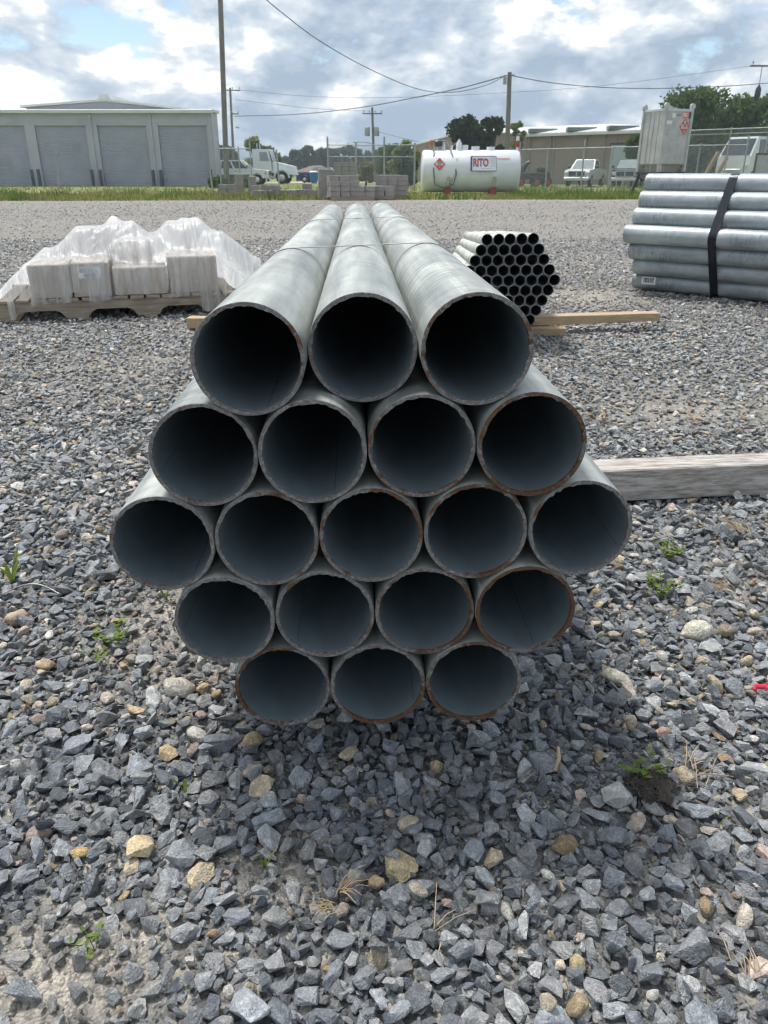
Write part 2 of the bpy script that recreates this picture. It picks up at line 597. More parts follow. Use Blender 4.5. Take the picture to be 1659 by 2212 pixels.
M_brick = mat('far_brick', (0.24, 0.13, 0.10), 0.8, 0, 0.15, 3)
M_shingle = mat('brown_shingle', (0.16, 0.125, 0.11), 0.85, 0, 0.15, 2)
M_glass = mat('dark_glass', (0.03, 0.045, 0.05), 0.08, 0, 0.1, 3, spec=0.8)
M_glass_lt = mat('glass_painted_lit', (0.22, 0.27, 0.27), 0.06, 0, 0.1, 3, spec=0.9)  # paler copy of the dark glass; the lit look is put into its colour
M_pole = mat('utility_wood', (0.20, 0.18, 0.155), 0.85, 0, 0.25, 3, stretch=(4, 4, 0.4))
M_wire = mat('cable', (0.06, 0.065, 0.07), 0.6, 0, 0.1, 4)
M_block = mat('concrete_block', (0.30, 0.275, 0.255), 0.9, 0, 0.14, 4, 0.003, 60)
M_amber = mat('amber_lamp', (0.55, 0.20, 0.06), 0.3, 0, 0.1, 4)
M_lamp = mat('headlamp', (0.6, 0.62, 0.6), 0.15, 0, 0.1, 4)
M_blue = mat('blue_plastic', (0.03, 0.16, 0.38), 0.45, 0, 0.1, 4)
M_bark = mat('bark', (0.10, 0.08, 0.065), 0.9, 0, 0.3, 5)
M_soil = mat('dark_soil', (0.06, 0.05, 0.042), 0.95, 0, 0.4, 50, 0.004, 120)
M_straw = mat('dry_straw', (0.42, 0.32, 0.20), 0.8, 0, 0.3, 20)
M_redscrap = mat('red_scrap', (0.62, 0.03, 0.07), 0.4, 0, 0.1, 10)
M_weed = leaf_mat('weed_leaf', (0.19, 0.26, 0.07), 0.4, 30, 0.35)
M_orange = mat('orange_pump', (0.45, 0.14, 0.04), 0.5, 0, 0.15, 6)

# ------------------------------------------------------------------ ground


def bumpz(x, y):
    return 0.010 * noise.noise(Vector((x * 1.7, y * 1.7, 0.3))) + 0.012 * noise.noise(Vector((x * 0.5, y * 0.5, 7.3)))


def dirt_amount(x, y):
    """0 = full stone cover, 1 = bare sandy grit"""
    v = 0.0
    for px, py, rx, ry, k in DIRT:
        c = px
        v = max(v, k * (1 - min(1, math.hypot((x - px) / rx, (y - py) / ry))) * 1.7)
    v += (0.55 if y > 1.5 else 0.2) * max(0, noise.noise(Vector((x * 1.1 + 4, y * 0.9, 2.0))) - 0.12)
    return min(1.0, v)


DIRT = []
for px, py, rx, ry, k in ((60, 2120, 0.20, 0.12, 1.0), (600, 1880, 0.10, 0.08, 0.55), (410, 1330, 0.20, 0.30, 0.95), (700, 2010, 0.10, 0.06, 0.25), (480, 1190, 0.2, 0.3, 0.6), (1500, 880, 0.5, 0.4, 0.5), (1250, 640, 0.6, 0.7, 0.8), (250, 790, 0.8, 0.5, 0.4), (1640, 1260, 0.15, 0.2, 0.5)):
    g = gnd(px, py)
    DIRT.append((g.x, g.y, rx * 1.4, ry * 1.4, k))


def ground_mat():
    m = bpy.data.materials.new('grass_ground')
    m.use_nodes = True
    N, L = m.node_tree.nodes, m.node_tree.links
    b = N['Principled BSDF']
    b.inputs['Roughness'].default_value = 0.95
    t = nd(N, 'ShaderNodeTexCoord')
    n_ = nd(N, 'ShaderNodeTexNoise', i_Scale=0.25, i_Detail=9.0, i_Roughness=0.7)
    L.new(t.outputs['Object'], n_.inputs['Vector'])
    rp = ramp(N, [(0.30, (0.07, 0.13, 0.025)), (0.46, (0.13, 0.19, 0.04)), (0.58, (0.23, 0.22, 0.075)), (0.75, (0.32, 0.27, 0.13))])
    L.new(n_.outputs['Fac'], rp.inputs[0])
    L.new(rp.outputs[0], b.inputs['Base Color'])
    return m


def yard_mat():
    m = bpy.data.materials.new('gravel_bed')
    m.use_nodes = True
    N, L = m.node_tree.nodes, m.node_tree.links
    b = N['Principled BSDF']
    b.inputs['Roughness'].default_value = 0.92
    t = nd(N, 'ShaderNodeTexCoord')
    vo = nd(N, 'ShaderNodeTexVoronoi', i_Scale=48.0)
    vo2 = nd(N, 'ShaderNodeTexVoronoi', i_Scale=170.0)
    L.new(t.outputs['Object'], vo.inputs['Vector'])
    L.new(t.outputs['Object'], vo2.inputs['Vector'])
    rp = ramp(N, [(0.0, (0.05, 0.054, 0.06)), (0.45, (0.11, 0.115, 0.12)), (0.78, (0.19, 0.19, 0.185)), (0.9, (0.30, 0.275, 0.23)), (1.0, (0.42, 0.39, 0.34))])
    sx = nd(N, 'ShaderNodeSeparateColor')
    L.new(vo.outputs['Color'], sx.inputs[0])
    L.new(sx.outputs[0], rp.inputs[0])
    sx2 = nd(N, 'ShaderNodeSeparateColor')
    L.new(vo2.outputs['Color'], sx2.inputs[0])
    rp2 = ramp(N, [(0.0, (0.22, 0.20, 0.17)), (0.5, (0.36, 0.325, 0.275)), (1.0, (0.52, 0.475, 0.41))])
    L.new(sx2.outputs[1], rp2.inputs[0])
    # vertex value: 1 = sandy grit
    da = nd(N, 'ShaderNodeAttribute', attribute_name='dirt')
    mx = nd(N, 'ShaderNodeMix', data_type='RGBA')
    L.new(da.outputs['Fac'], mx.inputs['Factor'])
    L.new(rp.outputs[0], mx.inputs['A'])
    L.new(rp2.outputs[0], mx.inputs['B'])
    # broad dusty bands
    mp_ = nd(N, 'ShaderNodeMapping')
    mp_.inputs['Scale'].default_value = (0.10, 0.35, 1)
    L.new(t.outputs['Object'], mp_.inputs[0])
    n_ = nd(N, 'ShaderNodeTexNoise', i_Scale=1.0, i_Detail=7.0, i_Roughness=0.65)
    L.new(mp_.outputs[0], n_.inputs['Vector'])
    rb = ramp(N, [(0.46, (0, 0, 0)), (0.68, (0.6, 0.6, 0.6))])
    L.new(n_.outputs['Fac'], rb.inputs[0])
    mx2 = nd(N, 'ShaderNodeMix', data_type='RGBA')
    L.new(rb.outputs[0], mx2.inputs['Factor'])
    L.new(mx.outputs['Result'], mx2.inputs['A'])
    mx2.inputs['B'].default_value = (0.30, 0.27, 0.23, 1)
    n5 = nd(N, 'ShaderNodeTexNoise', i_Scale=9.0, i_Detail=5.0, i_Roughness=0.75)
    L.new(t.outputs['Object'], n5.inputs['Vector'])
    r5_ = ramp(N, [(0.36, (0.55, 0.56, 0.58)), (0.62, (1.25, 1.24, 1.22))])
    L.new(n5.outputs['Fac'], r5_.inputs[0])
    mx3 = nd(N, 'ShaderNodeMix', data_type='RGBA', blend_type='MULTIPLY')
    mx3.inputs['Factor'].default_value = 0.6
    L.new(mx2.outputs['Result'], mx3.inputs['A'])
    L.new(r5_.outputs[0], mx3.inputs['B'])
    L.new(mx3.outputs['Result'], b.inputs['Base Color'])
    bp = nd(N, 'ShaderNodeBump', i_Strength=0.9, i_Distance=0.012)
    L.new(vo.outputs['Distance'], bp.inputs['Height'])
    bp.invert = True
    bp2 = nd(N, 'ShaderNodeBump', i_Strength=0.8, i_Distance=0.005)
    bp2.invert = True
    L.new(vo2.outputs['Distance'], bp2.inputs['Height'])
    L.new(bp.outputs[0], bp2.inputs['Normal'])
    L.new(bp2.outputs[0], b.inputs['Normal'])
    return m


gm = MB().add([(-1500, -200, -0.06), (1500, -200, -0.06), (1500, 2500, -0.06), (-1500, 2500, -0.06)], [(0, 1, 2, 3)])
ground = gm.build('ground', ground_mat())
tag(ground, kind='structure')

YARD_Z = 0.0
xs = sorted(set([-60, -40, -25, -16, -11] + [round(v, 3) for v in np.arange(-8, 8.01, 0.25)] + [11, 16, 25, 40, 60]))
ys = sorted(set([-12, -6, -3, -1.5] + [round(v, 3) for v in np.arange(-0.5, 12.01, 0.2)] + [14, 16, 19, 22, 26, 30]))
gv, gf, gd = [], [], []
for yv in ys:
    for xv in xs:
        near = max(0, 1 - max(abs(xv), yv) / 14)
        gv.append((xv, yv, bumpz(xv, yv) * min(1, near * 3) - 0.004))
        gd.append(max(dirt_amount(xv, yv), 0.5 * min(1.0, max(0.0, (yv - 3.0) / 6.0))))
far_edge = []
for xv in xs:                                     # ragged border with the grass
    yb = 34.2 + 0.075 * xv + 0.5 * noise.noise(Vector((xv * 0.3, 0, 5)))
    gv.append((xv, yb, -0.03))
    gd.append(0.7)
nx = len(xs)
for j in range(len(ys)):
    for i in range(nx - 1):
        a = j * nx + i
        gf.append((a, a + 1, a + nx + 1, a + nx))
yme = bpy.data.meshes.new('gravel_yard')
yme.from_pydata(gv, [], gf)
for p in yme.polygons:
    p.use_smooth = True
yme.materials.append(yard_mat())
att = yme.attributes.new('dirt', 'FLOAT', 'POINT')
att.data.foreach_set('value', gd)
yard = link('gravel_yard', yme)
tag(yard, kind='structure')

# ------------------------------------------------------------------ gravel stones
PROTO = []


def angular_stone(i):
    r = random.Random(100 + i)
    bm = bmesh.new()
    dims = (1.0, r.uniform(0.62, 0.9), r.uniform(0.36, 0.62))
    for k in range(r.randint(11, 15)):
        while True:
            p = Vector((r.uniform(-1, 1), r.uniform(-1, 1), r.uniform(-1, 1)))
            if 0.55 < p.length < 1:
                break
        p = p.normalized() * r.uniform(0.82, 1.05)
        p = Vector((abs(p.x) ** 0.8 * math.copysign(1, p.x), abs(p.y) ** 0.8 * math.copysign(1, p.y), abs(p.z) ** 0.7 * math.copysign(1, p.z)))
        bm.verts.new((p.x * 0.5 * dims[0], p.y * 0.5 * dims[1], p.z * 0.5 * dims[2]))
    res = bmesh.ops.convex_hull(bm, input=bm.verts[:])
    bmesh.ops.delete(bm, geom=[v for v in bm.verts if not v.link_faces], context='VERTS')
    bmesh.ops.dissolve_limit(bm, angle_limit=R(12), verts=bm.verts[:], edges=bm.edges[:])
    bmesh.ops.bevel(bm, geom=bm.edges[:], offset=0.012, segments=1, affect='EDGES')
    bmesh.ops.triangulate(bm, faces=[f for f in bm.faces if len(f.verts) > 4])
    bmesh.ops.subdivide_edges(bm, edges=[e for e in bm.edges if e.calc_length() > 0.2], cuts=1, use_grid_fill=True)
    for v in bm.verts:
        n = noise.noise(v.co * 5 + Vector((i * 3.1, 0, 0)))
        v.co += v.co.normalized() * 0.018 * n
    bmesh.ops.triangulate(bm, faces=bm.faces[:])
    me = bpy.data.meshes.new('gravel_stone')
    bm.to_mesh(me)
    bm.free()
    me.materials.append(M_stone)
    return me


def round_stone(i):
    r = random.Random(500 + i)
    bm = bmesh.new()
    bmesh.ops.create_icosphere(bm, subdivisions=3, radius=0.5)
    d = (1.0, r.uniform(0.6, 0.85), r.uniform(0.42, 0.65))
    o = Vector((i * 7.7, 1, 2))
    for v in bm.verts:
        n = 1 + 0.30 * noise.noise(v.co * 2.2 + o) + 0.10 * noise.noise(v.co * 5 + o)
        c = v.co * n
        v.co = Vector((c.x * d[0], c.y * d[1], c.z * d[2]))
    for f in bm.faces:
        f.smooth = True
    me = bpy.data.meshes.new('pebble')
    bm.to_mesh(me)
    bm.free()
    me.materials.append(M_stone)
    return me


NA, NR = 30, 10
pcol = bpy.data.collections.new('stone_kinds')
for i in range(NA + NR):
    me = angular_stone(i) if i < NA else round_stone(i)
    o = bpy.data.objects.new('stone_kind_%02d' % i, me)
    pcol.objects.link(o)
    PROTO.append(me)


def stone_color(x, y, r):
    """(colour, is pebble)"""
    ptan = 0.07
    if x > 0.45 or y > 2.2:
        ptan = 0.16
    if x < -0.35 and y > 1.2:
        ptan = 0.18
    if y > 3:
        ptan = 0.15
    u = r.random()
    k = r.uniform(0.58, 1.32)
    if y < 1.25:
        ptan *= 0.75
    if u < ptan:
        c = r.choice(((0.42, 0.34, 0.23), (0.50, 0.43, 0.33), (0.46, 0.40, 0.33), (0.36, 0.27, 0.16), (0.55, 0.52, 0.46), (0.46, 0.36, 0.30)))
        return [c[0] * k * 1.02, c[1] * k * 1.03, c[2] * k * 1.06], r.random() < 0.6
    dust = dirt_amount(x, y) * 0.6 + (0.25 if y > 2.5 else 0.0) + 0.3 * min(1.0, max(0.0, (y - 3.0) / 5.0))
    base = r.choice(((0.20, 0.22, 0.24), (0.23, 0.247, 0.265), (0.265, 0.278, 0.29), (0.15, 0.168, 0.184), (0.32, 0.325, 0.325), (0.235, 0.237, 0.243)))
    if y > 2.4:
        k *= 1.12
    d = r.random() * dust
    c = [base[j] * k * (1 - d) + (0.36, 0.34, 0.30)[j] * d for j in range(3)]
    return c, False


STONES = []      # x, y, z, size, sx, sy, sz, rx, ry, rz, idx, colour


def inside_view(x, y, m=0.35):
    return abs(x) < 0.555 * (y * 0.93 + 0.42) + m


cell = 0.03
grid = {}


def try_put(x, y, d, k):
    ci, cj = int(x // cell), int(y // cell)
    n = int((d * 0.36 + 0.026) / cell) + 1
    for a in range(ci - n, ci + n + 1):
        for b_ in range(cj - n, cj + n + 1):
            for (px, py, pd) in grid.get((a, b_), ()):
                if (px - x) ** 2 + (py - y) ** 2 < (k * (pd + d)) ** 2:
                    return False
    grid.setdefault((ci, cj), []).append((x, y, d))
    return True


def put_stone(x, y, d, r, tilt, lift):
    c, peb = stone_color(x, y, r)
    idx = r.randrange(NA, NA + NR) if peb else r.randrange(NA)
    s = d * (0.8 if peb else 1.1)
    el = r.uniform(0.85, 1.3)
    STONES.append((x, y, bumpz(x, y) + lift, s * el, s, s * r.uniform(0.85, 1.15), r.gauss(0, tilt), r.gauss(0, tilt), r.uniform(0, 6.283), idx, c))


rs = random.Random(5)
NEAR_Y = 3.3


def zone_point(y0, y1):
    while True:
        y = rs.uniform(y0, y1)
        xm = 0.555 * (y1 * 0.93 + 0.42) + 0.35
        x = rs.uniform(-xm, xm)
        if inside_view(x, y):
            return x, y


# prominent stones seen in the photograph are placed as things of their own; keep their places free
BIG = [
    # px, py, width px, height/width, yaw, colour, rounded, label, category
    (305, 1838, 88, 0.62, 0.7, (0.50, 0.40, 0.25), 0, 'large tan angular stone lying on the gravel at lower left', 'stone'),
    (283, 1868, 42, 0.8, 0.2, (0.55, 0.46, 0.31), 0, 'small cream stone with orange flecks touching the large tan stone', 'stone'),
    (866, 1874, 74, 0.6, -0.3, (0.46, 0.37, 0.22), 0, 'flat yellow tan stone in the gravel below the stack centre', 'stone'),
    (545, 1600, 52, 0.7, 1.1, (0.40, 0.32, 0.18), 1, 'smooth yellow brown pebble below the bottom left pipe', 'pebble'),
    (1332, 1716, 80, 0.75, 0.4, (0.40, 0.40, 0.38), 0, 'large pale grey stone next to the green weed', 'stone'),
    (1378, 1765, 50, 0.9, 0.9, (0.45, 0.36, 0.30), 1, 'round pinkish pebble just below the large pale grey stone', 'pebble'),
    (1222, 1822, 58, 0.6, 0.8, (0.24, 0.18, 0.10), 1, 'wet brown elongated pebble at lower right centre', 'pebble'),
    (1248, 2080, 42, 1.0, 1.4, (0.42, 0.34, 0.20), 1, 'upright tan pebble near the bottom right edge', 'pebble'),
    (565, 1698, 62, 0.55, 0.0, (0.46, 0.37, 0.26), 0, 'low tan stone with a pale top left of the weed sprig', 'stone'),
    (883, 1778, 48, 0.6, 0.6, (0.45, 0.38, 0.28), 1, 'long pale tan pebble below the middle of the stack', 'pebble'),
    (172, 1838, 36, 0.7, 0.4, (0.48, 0.34, 0.16), 1, 'small orange tan pebble left of the large tan stone', 'pebble'),
    (38, 1340, 46, 0.9, 0.2, (0.42, 0.32, 0.23), 1, 'tan rounded stone at the left picture edge', 'stone'),
    (1330, 1463, 58, 0.6, -0.6, (0.52, 0.48, 0.38), 1, 'cream oblong pebble right of the bottom right pipe', 'pebble'),
    (98, 1438, 38, 0.7, 0.1, (0.46, 0.34, 0.22), 1, 'tan pebble in the gravel at mid left', 'pebble'),
    (1505, 1362, 62, 0.5, 0.0, (0.50, 0.47, 0.38), 1, 'long knobbly cream stone at the right of the stack', 'stone'),
    (1435, 1573, 36, 0.85, 0.3, (0.48, 0.33, 0.27), 1, 'salmon pink pebble at the right under the cream stones', 'pebble'),
    (385, 1487, 62, 0.5, -0.1, (0.42, 0.39, 0.33), 1, 'smooth beige river stone left of the bottom left pipe', 'stone'),
    (545, 1662, 44, 0.7, 0.2, (0.45, 0.41, 0.34), 1, 'pale beige pebble below the yellow brown pebble', 'pebble'),
    (130, 1800, 0, 0, 0, None, 0, '', ''),
]
for b_ in BIG:
    if b_[2]:
        g = gnd(b_[0], b_[1])
        sz = b_[2] / F_PX * (g.y * CP + CAM_H * SP)
        grid.setdefault((int(g.x // cell), int(g.y // cell)), []).append((g.x, g.y, sz * 0.9))

area = sum((2 * (0.555 * (y * 0.93 + 0.42) + 0.35)) * 0.05 for y in np.arange(0.3, NEAR_Y, 0.05))
for (d0, d1, dens, k, tilt, dm) in ((0.048, 0.064, 60, 0.36, 0.30, 1.0), (0.033, 0.048, 800, 0.35, 0.38, 0.95), (0.020, 0.033, 3600, 0.36, 0.46, 0.8), (0.011, 0.020, 5000, 0.38, 0.6, 0.75), (0.005, 0.011, 4500, 0.42, 0.6, 0.55)):
    for _ in range(int(area * dens)):
        x, y = zone_point(0.3, NEAR_Y)
        if d0 < 0.01 and y > 2.0:
            continue
        dd = dirt_amount(x, y)
        if dm > 0 and rs.random() < dd * dm:
            continue
        d = rs.uniform(d0, d1) * (1.0 if y < 2 else 0.9)
        if try_put(x, y, d, k):
            put_stone(x, y, d, rs, tilt, d * rs.uniform(0.02, 0.30))
# lower layer, half sunk between the others
for _ in range(int(area * 3000)):
    x, y = zone_point(0.3, NEAR_Y)
    if rs.random() < dirt_amount(x, y) * 1.6:
        continue
    d = rs.uniform(0.012, 0.034)
    put_stone(x, y, d, rs, 0.5, -d * rs.uniform(0.02, 0.26))
# a few loose ones lying on top of the others
for _ in range(int(area * 90)):
    x, y = zone_point(0.3, NEAR_Y)
    if rs.random() < dirt_amount(x, y):
        continue
    d = rs.uniform(0.018, 0.04)
    put_stone(x, y, d, rs, 0.5, d * 0.45 + 0.010)
# middle and far yard
for (y0, y1, n, d0, d1) in ((3.3, 5.5, 24000, 0.014, 0.042), (5.5, 9.0, 30000, 0.016, 0.046), (9.0, 14.0, 24000, 0.02, 0.055), (14.0, 33.5, 26000, 0.022, 0.055)):
    for _ in range(n):
        y = math.sqrt(rs.uniform(y0 * y0, y1 * y1))
        xm = 0.555 * (y * 0.93 + 0.42) + 0.35
        x = rs.uniform(-xm, xm)
        if rs.random() < dirt_amount(x, y) * 0.75 or (y > 20 and rs.random() < (y - 20) / 16):
            continue
        d = d0 + (d1 - d0) * rs.random() ** 2
        put_stone(x, y, d, rs, 0.4, d * rs.uniform(-0.05, 0.28))

# the 300 that show largest are pieces of the yard, the rest is one mass
STONES.sort(key=lambda s: -(s[3] * s[4]) / (s[1] ** 2 + CAM_H ** 2) if (abs(s[0]) < 0.5 * (s[1] * CP + CAM_H * SP) * 0.99 and s[1] > 0.66) else 0)
for s in STONES[:300]:
    o = link('gravel_stone', PROTO[s[9]], yard)
    o.location = (s[0], s[1], s[2])
    o.rotation_euler = s[6:9]
    o.scale = s[3:6]
    o['col'] = [float(v) for v in s[10]]
rest = STONES[300:]
pm = bpy.data.meshes.new('gravel')
pm.from_pydata([(s[0], s[1], s[2]) for s in rest], [], [])
pm.attributes.new('srot', 'FLOAT_VECTOR', 'POINT').data.foreach_set('vector', np.array([s[6:9] for s in rest], dtype=np.float32).ravel())
pm.attributes.new('sscl', 'FLOAT_VECTOR', 'POINT').data.foreach_set('vector', np.array([s[3:6] for s in rest], dtype=np.float32).ravel())
pm.attributes.new('sidx', 'INT', 'POINT').data.foreach_set('value', np.array([s[9] for s in rest], dtype=np.int32))
pm.attributes.new('col', 'FLOAT_COLOR', 'POINT').data.foreach_set('color', np.array([[*s[10], 1.0] for s in rest], dtype=np.float32).ravel())
gravel = link('gravel', pm)
tag(gravel, 'loose blue grey crushed stone and tan pebbles covering the yard', 'gravel', kind='stuff')


def scatter_group(name, coll):
    ng = bpy.data.node_groups.new(name, 'GeometryNodeTree')
    ng.interface.new_socket('Geometry', in_out='INPUT', socket_type='NodeSocketGeometry')
    ng.interface.new_socket('Geometry', in_out='OUTPUT', socket_type='NodeSocketGeometry')
    N, L = ng.nodes, ng.links
    gi, go = N.new('NodeGroupInput'), N.new('NodeGroupOutput')
    ci = N.new('GeometryNodeCollectionInfo')
    ci.inputs['Collection'].default_value = coll
    ci.inputs['Separate Children'].default_value = True
    ci.inputs['Reset Children'].default_value = True
    iop = N.new('GeometryNodeInstanceOnPoints')
    iop.inputs['Pick Instance'].default_value = True

    def attr(nm, ty):
        a_ = N.new('GeometryNodeInputNamedAttribute')
        a_.data_type = ty
        a_.inputs['Name'].default_value = nm
        return [o_ for o_ in a_.outputs if o_.enabled and o_.name == 'Attribute'][0]
    e2r = N.new('FunctionNodeEulerToRotation')
    L.new(attr('srot', 'FLOAT_VECTOR'), e2r.inputs[0])
    L.new(gi.outputs[0], iop.inputs['Points'])
    L.new(ci.outputs[0], iop.inputs['Instance'])
    L.new(attr('sidx', 'INT'), iop.inputs['Instance Index'])
    L.new(e2r.outputs[0], iop.inputs['Rotation'])
    L.new(attr('sscl', 'FLOAT_VECTOR'), iop.inputs['Scale'])
    L.new(iop.outputs[0], go.inputs[0])
    return ng


md = gravel.modifiers.new('scatter', 'NODES')
md.node_group = scatter_group('gravel_scatter', pcol)

for k, (px, py, w, hw, yaw, c, rd, lab, cat) in enumerate(BIG):
    if not w:
        continue
    g = gnd(px, py, 0.012)
    sz = w / F_PX * (g.y * CP + CAM_H * SP)
    o = link('pebble' if cat == 'pebble' else 'stone', PROTO[(NA + k % NR) if rd else (k * 3) % NA])
    o.location = (g.x, g.y, bumpz(g.x, g.y) + sz * 0.22)
    o.rotation_euler = (0.25 * math.sin(k), 0.2 * math.cos(k * 2.0), yaw)
    o.scale = (sz * 1.05, sz * 1.05 * (1.0 if rd else 1.1), sz * (0.9 + 0.4 * hw))
    o['col'] = list(c)
    tag(o, lab, cat, 'prominent light stones among the gravel')
# ------------------------------------------------------------------ the large pipe stack
D = 0.1683
ORD = ['first', 'second', 'third', 'fourth', 'fifth', 'sixth', 'seventh', 'eighth', 'ninth']


def pipe_mesh(name, Rad, Ri, L_, n=64, jag=0.0, seed=0, mats=(), far=True, lens=None):
    """pipe along +Y, front end at 0; slots: outside, cut end, bore"""
    mb = MB()
    o = Vector((seed * 3.7, seed * 1.3, 0))
    th = [2 * math.pi * i / n for i in range(n)]

    def ring(r, y, j=0.0, jy=0.0):
        vs = []
        for a in th:
            c, s_ = math.cos(a), math.sin(a)
            rr = r
            yy = y
            if j:
                q = noise.noise(Vector((c * 4.0, s_ * 4.0, 0)) + o) * 0.5 + noise.noise(Vector((c * 13, s_ * 13, 3)) + o)
                rr += j * max(-0.45, q)
            if jy:
                yy += jy * noise.noise(Vector((c * 9, s_ * 9, 9)) + o)
            vs.append((rr * c, yy, rr * s_))
        return vs
    lw = (Rad - Ri)
    steps = [0.0] + (lens or [L_ * 0.25, L_ * 0.5, L_ * 0.75]) + [L_]
    rings = [ring(Ri, L_), ring(Ri, lw * 3), ring(Ri, lw * 0.9), ring(Ri + lw * 0.12, 0, jag, jag * 0.25), ring(Rad - lw * 0.10, 0.0, 0, jag * 0.2), ring(Rad, lw * 0.12)]
    slots = [2, 2, 1 if jag else 2, 1, 1 if jag else 0]
    for y in steps[1:]:
        rings.append(ring(Rad, y))
        slots.append(0)
    rings.append(rings[0])
    slots.append(1)
    vs = []
    for rg in rings[:-1]:
        vs += rg
    fs_by = {}
    m_ = len(rings) - 1
    for k in range(m_):
        a, b = k * n, ((k + 1) % m_) * n
        for i in range(n):
            i2 = (i + 1) % n
            fs_by.setdefault(slots[k], []).append((a + i, b + i, b + i2, a + i2))
    b0 = len(mb.v)
    mb.v += [tuple(v) for v in vs]
    for sl, fs in fs_by.items():
        for f in fs:
            mb.f.append(tuple(b0 + i for i in f))
            mb.m.append(sl)
            mb.sm.append(True)
    me = mb.mesh(name, list(mats))
    # keep the end edges crisp
    bm = bmesh.new()
    bm.from_mesh(me)
    for e in bm.edges:
        if len(e.link_faces) == 2 and e.link_faces[0].normal.angle(e.link_faces[1].normal, 0) > R(32):
            e.smooth = False
    bm.to_mesh(me)
    bm.free()
    return me


def axis_frame(vx, vy, rot):
    a = Vector(((vx - CX) / F_PX, (CY - vy) / F_PX, 1.0)).normalized()
    r_ = Vector((0, 1, 0)).cross(a).normalized()
    u_ = a.cross(r_)
    r2 = math.cos(rot) * r_ + math.sin(rot) * u_
    u2 = -math.sin(rot) * r_ + math.cos(rot) * u_
    return cam2w(a), cam2w(r2), cam2w(u2)


PA, PR, PU = axis_frame(768.3, 386.4, 0.049)
PIPE_L = 26.9 * D
DEPTH = [[6.72, 7.02, 6.75], [6.75, 6.71, 6.74, 6.65], [6.74, 6.74, 6.71, 6.69, 6.66], [6.71, 6.73, 6.70, 6.64], [6.75, 6.70, 6.68]]
RUST = [[.22, .34, .42], [.30, .30, .40, .72], [.15, .32, .38, .66, .30], [.25, .34, .55, .95], [.62, .78, .62]]
ZR = [0, .872, 1.744, 2.613, 3.481]
SPC, X0, Z0 = 1.008, -0.004, -1.421
ROWN = ['top', 'second', 'middle', 'fourth', 'bottom']
POSN = {3: ['left', 'middle', 'right'], 4: ['leftmost', 'second from left', 'third from left', 'rightmost'], 5: ['leftmost', 'second from left', 'central', 'fourth from left', 'rightmost']}
SEAM = {(1, 0): 200, (1, 1): 292, (2, 0): 300, (2, 4): 330, (3, 0): 196, (3, 1): 228, (3, 3): 285, (4, 1): 325, (0, 0): 285}
CAM0 = Vector((0, 0, CAM_H))
MP = Matrix((PR, PA, PU)).transposed().to_4x4()
main_frames = []
for ri, row in enumerate(DEPTH):
    for ci, dep in enumerate(row):
        c = ci - (len(row) - 1) / 2
        pos = CAM0 + (PA * dep + PR * (X0 + c * SPC) + PU * (Z0 - ZR[ri])) * D
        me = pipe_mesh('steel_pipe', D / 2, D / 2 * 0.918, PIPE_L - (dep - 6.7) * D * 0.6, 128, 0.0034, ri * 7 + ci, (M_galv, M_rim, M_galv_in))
        o = link('steel_pipe', me)
        M = MP.copy()
        M.translation = pos
        o.matrix_world = M
        o['rust'] = RUST[ri][ci]
        pn = POSN[len(row)][ci]
        tag(o, 'galvanized steel pipe, %s in the %s row of the large stack' % (pn, ROWN[ri]), 'pipe', 'pipes of the large stack')
        if (ri, ci) in SEAM:
            an = R(SEAM[(ri, ci)])
            ri_ = D / 2 * 0.918
            w_ = MB()
            for da, h_ in ((-0.028, 0.0), (0.0, 0.0011), (0.028, 0.0)):
                pass
            vs = []
            for y in (0.012, PIPE_L * 0.95):
                for da, h_ in ((-0.014, -0.0004), (-0.006, 0.0007), (0.006, 0.0007), (0.014, -0.0004)):
                    vs.append((math.cos(an + da) * (ri_ - h_), y, math.sin(an + da) * (ri_ - h_)))
            w_.add(vs, [(0, 1, 5, 4), (1, 2, 6, 5), (2, 3, 7, 6)])
            w_.build('weld_seam', M_weld, o)


def hex_hull(centres, rad, nseg=10):
    """taut band around circles: convex hull of points on the circles (2-D)"""
    pts = []
    for (x, z) in centres:
        for k in range(48):
            a = 2 * math.pi * k / 48
            pts.append((x + rad * math.cos(a), z + rad * math.sin(a)))
    pts = sorted(set(pts))

    def half(ps):
        h = []
        for p in ps:
            while len(h) >= 2 and (h[-1][0] - h[-2][0]) * (p[1] - h[-2][1]) - (h[-1][1] - h[-2][1]) * (p[0] - h[-2][0]) <= 0:
                h.pop()
            h.append(p)
        return h
    lo, up = half(pts), half(pts[::-1])
    return lo[:-1] + up[:-1]


def band(name, hull, y, w, th, M, m, twist=0.0):
    mb = MB()
    n = len(hull)
    cx = sum(p[0] for p in hull) / n
    cz = sum(p[1] for p in hull) / n
    vs = []
    for (x, z) in hull:
        d = Vector((x - cx, 0, z - cz)).normalized() * th
        yo = y + twist * (x - cx)
        vs += [(x, yo - w / 2, z), (x, yo + w / 2, z), (x + d.x, yo + w / 2, z + d.z), (x + d.x, yo - w / 2, z + d.z)]
    fs = []
    for i in range(n):
        a, b = i * 4, ((i + 1) % n) * 4
        for k in range(4):
            fs.append((a + k, a + (k + 1) % 4, b + (k + 1) % 4, b + k))
    mb.add(vs, fs, 0)
    o = mb.build(name, m)
    o.matrix_world = M
    return o


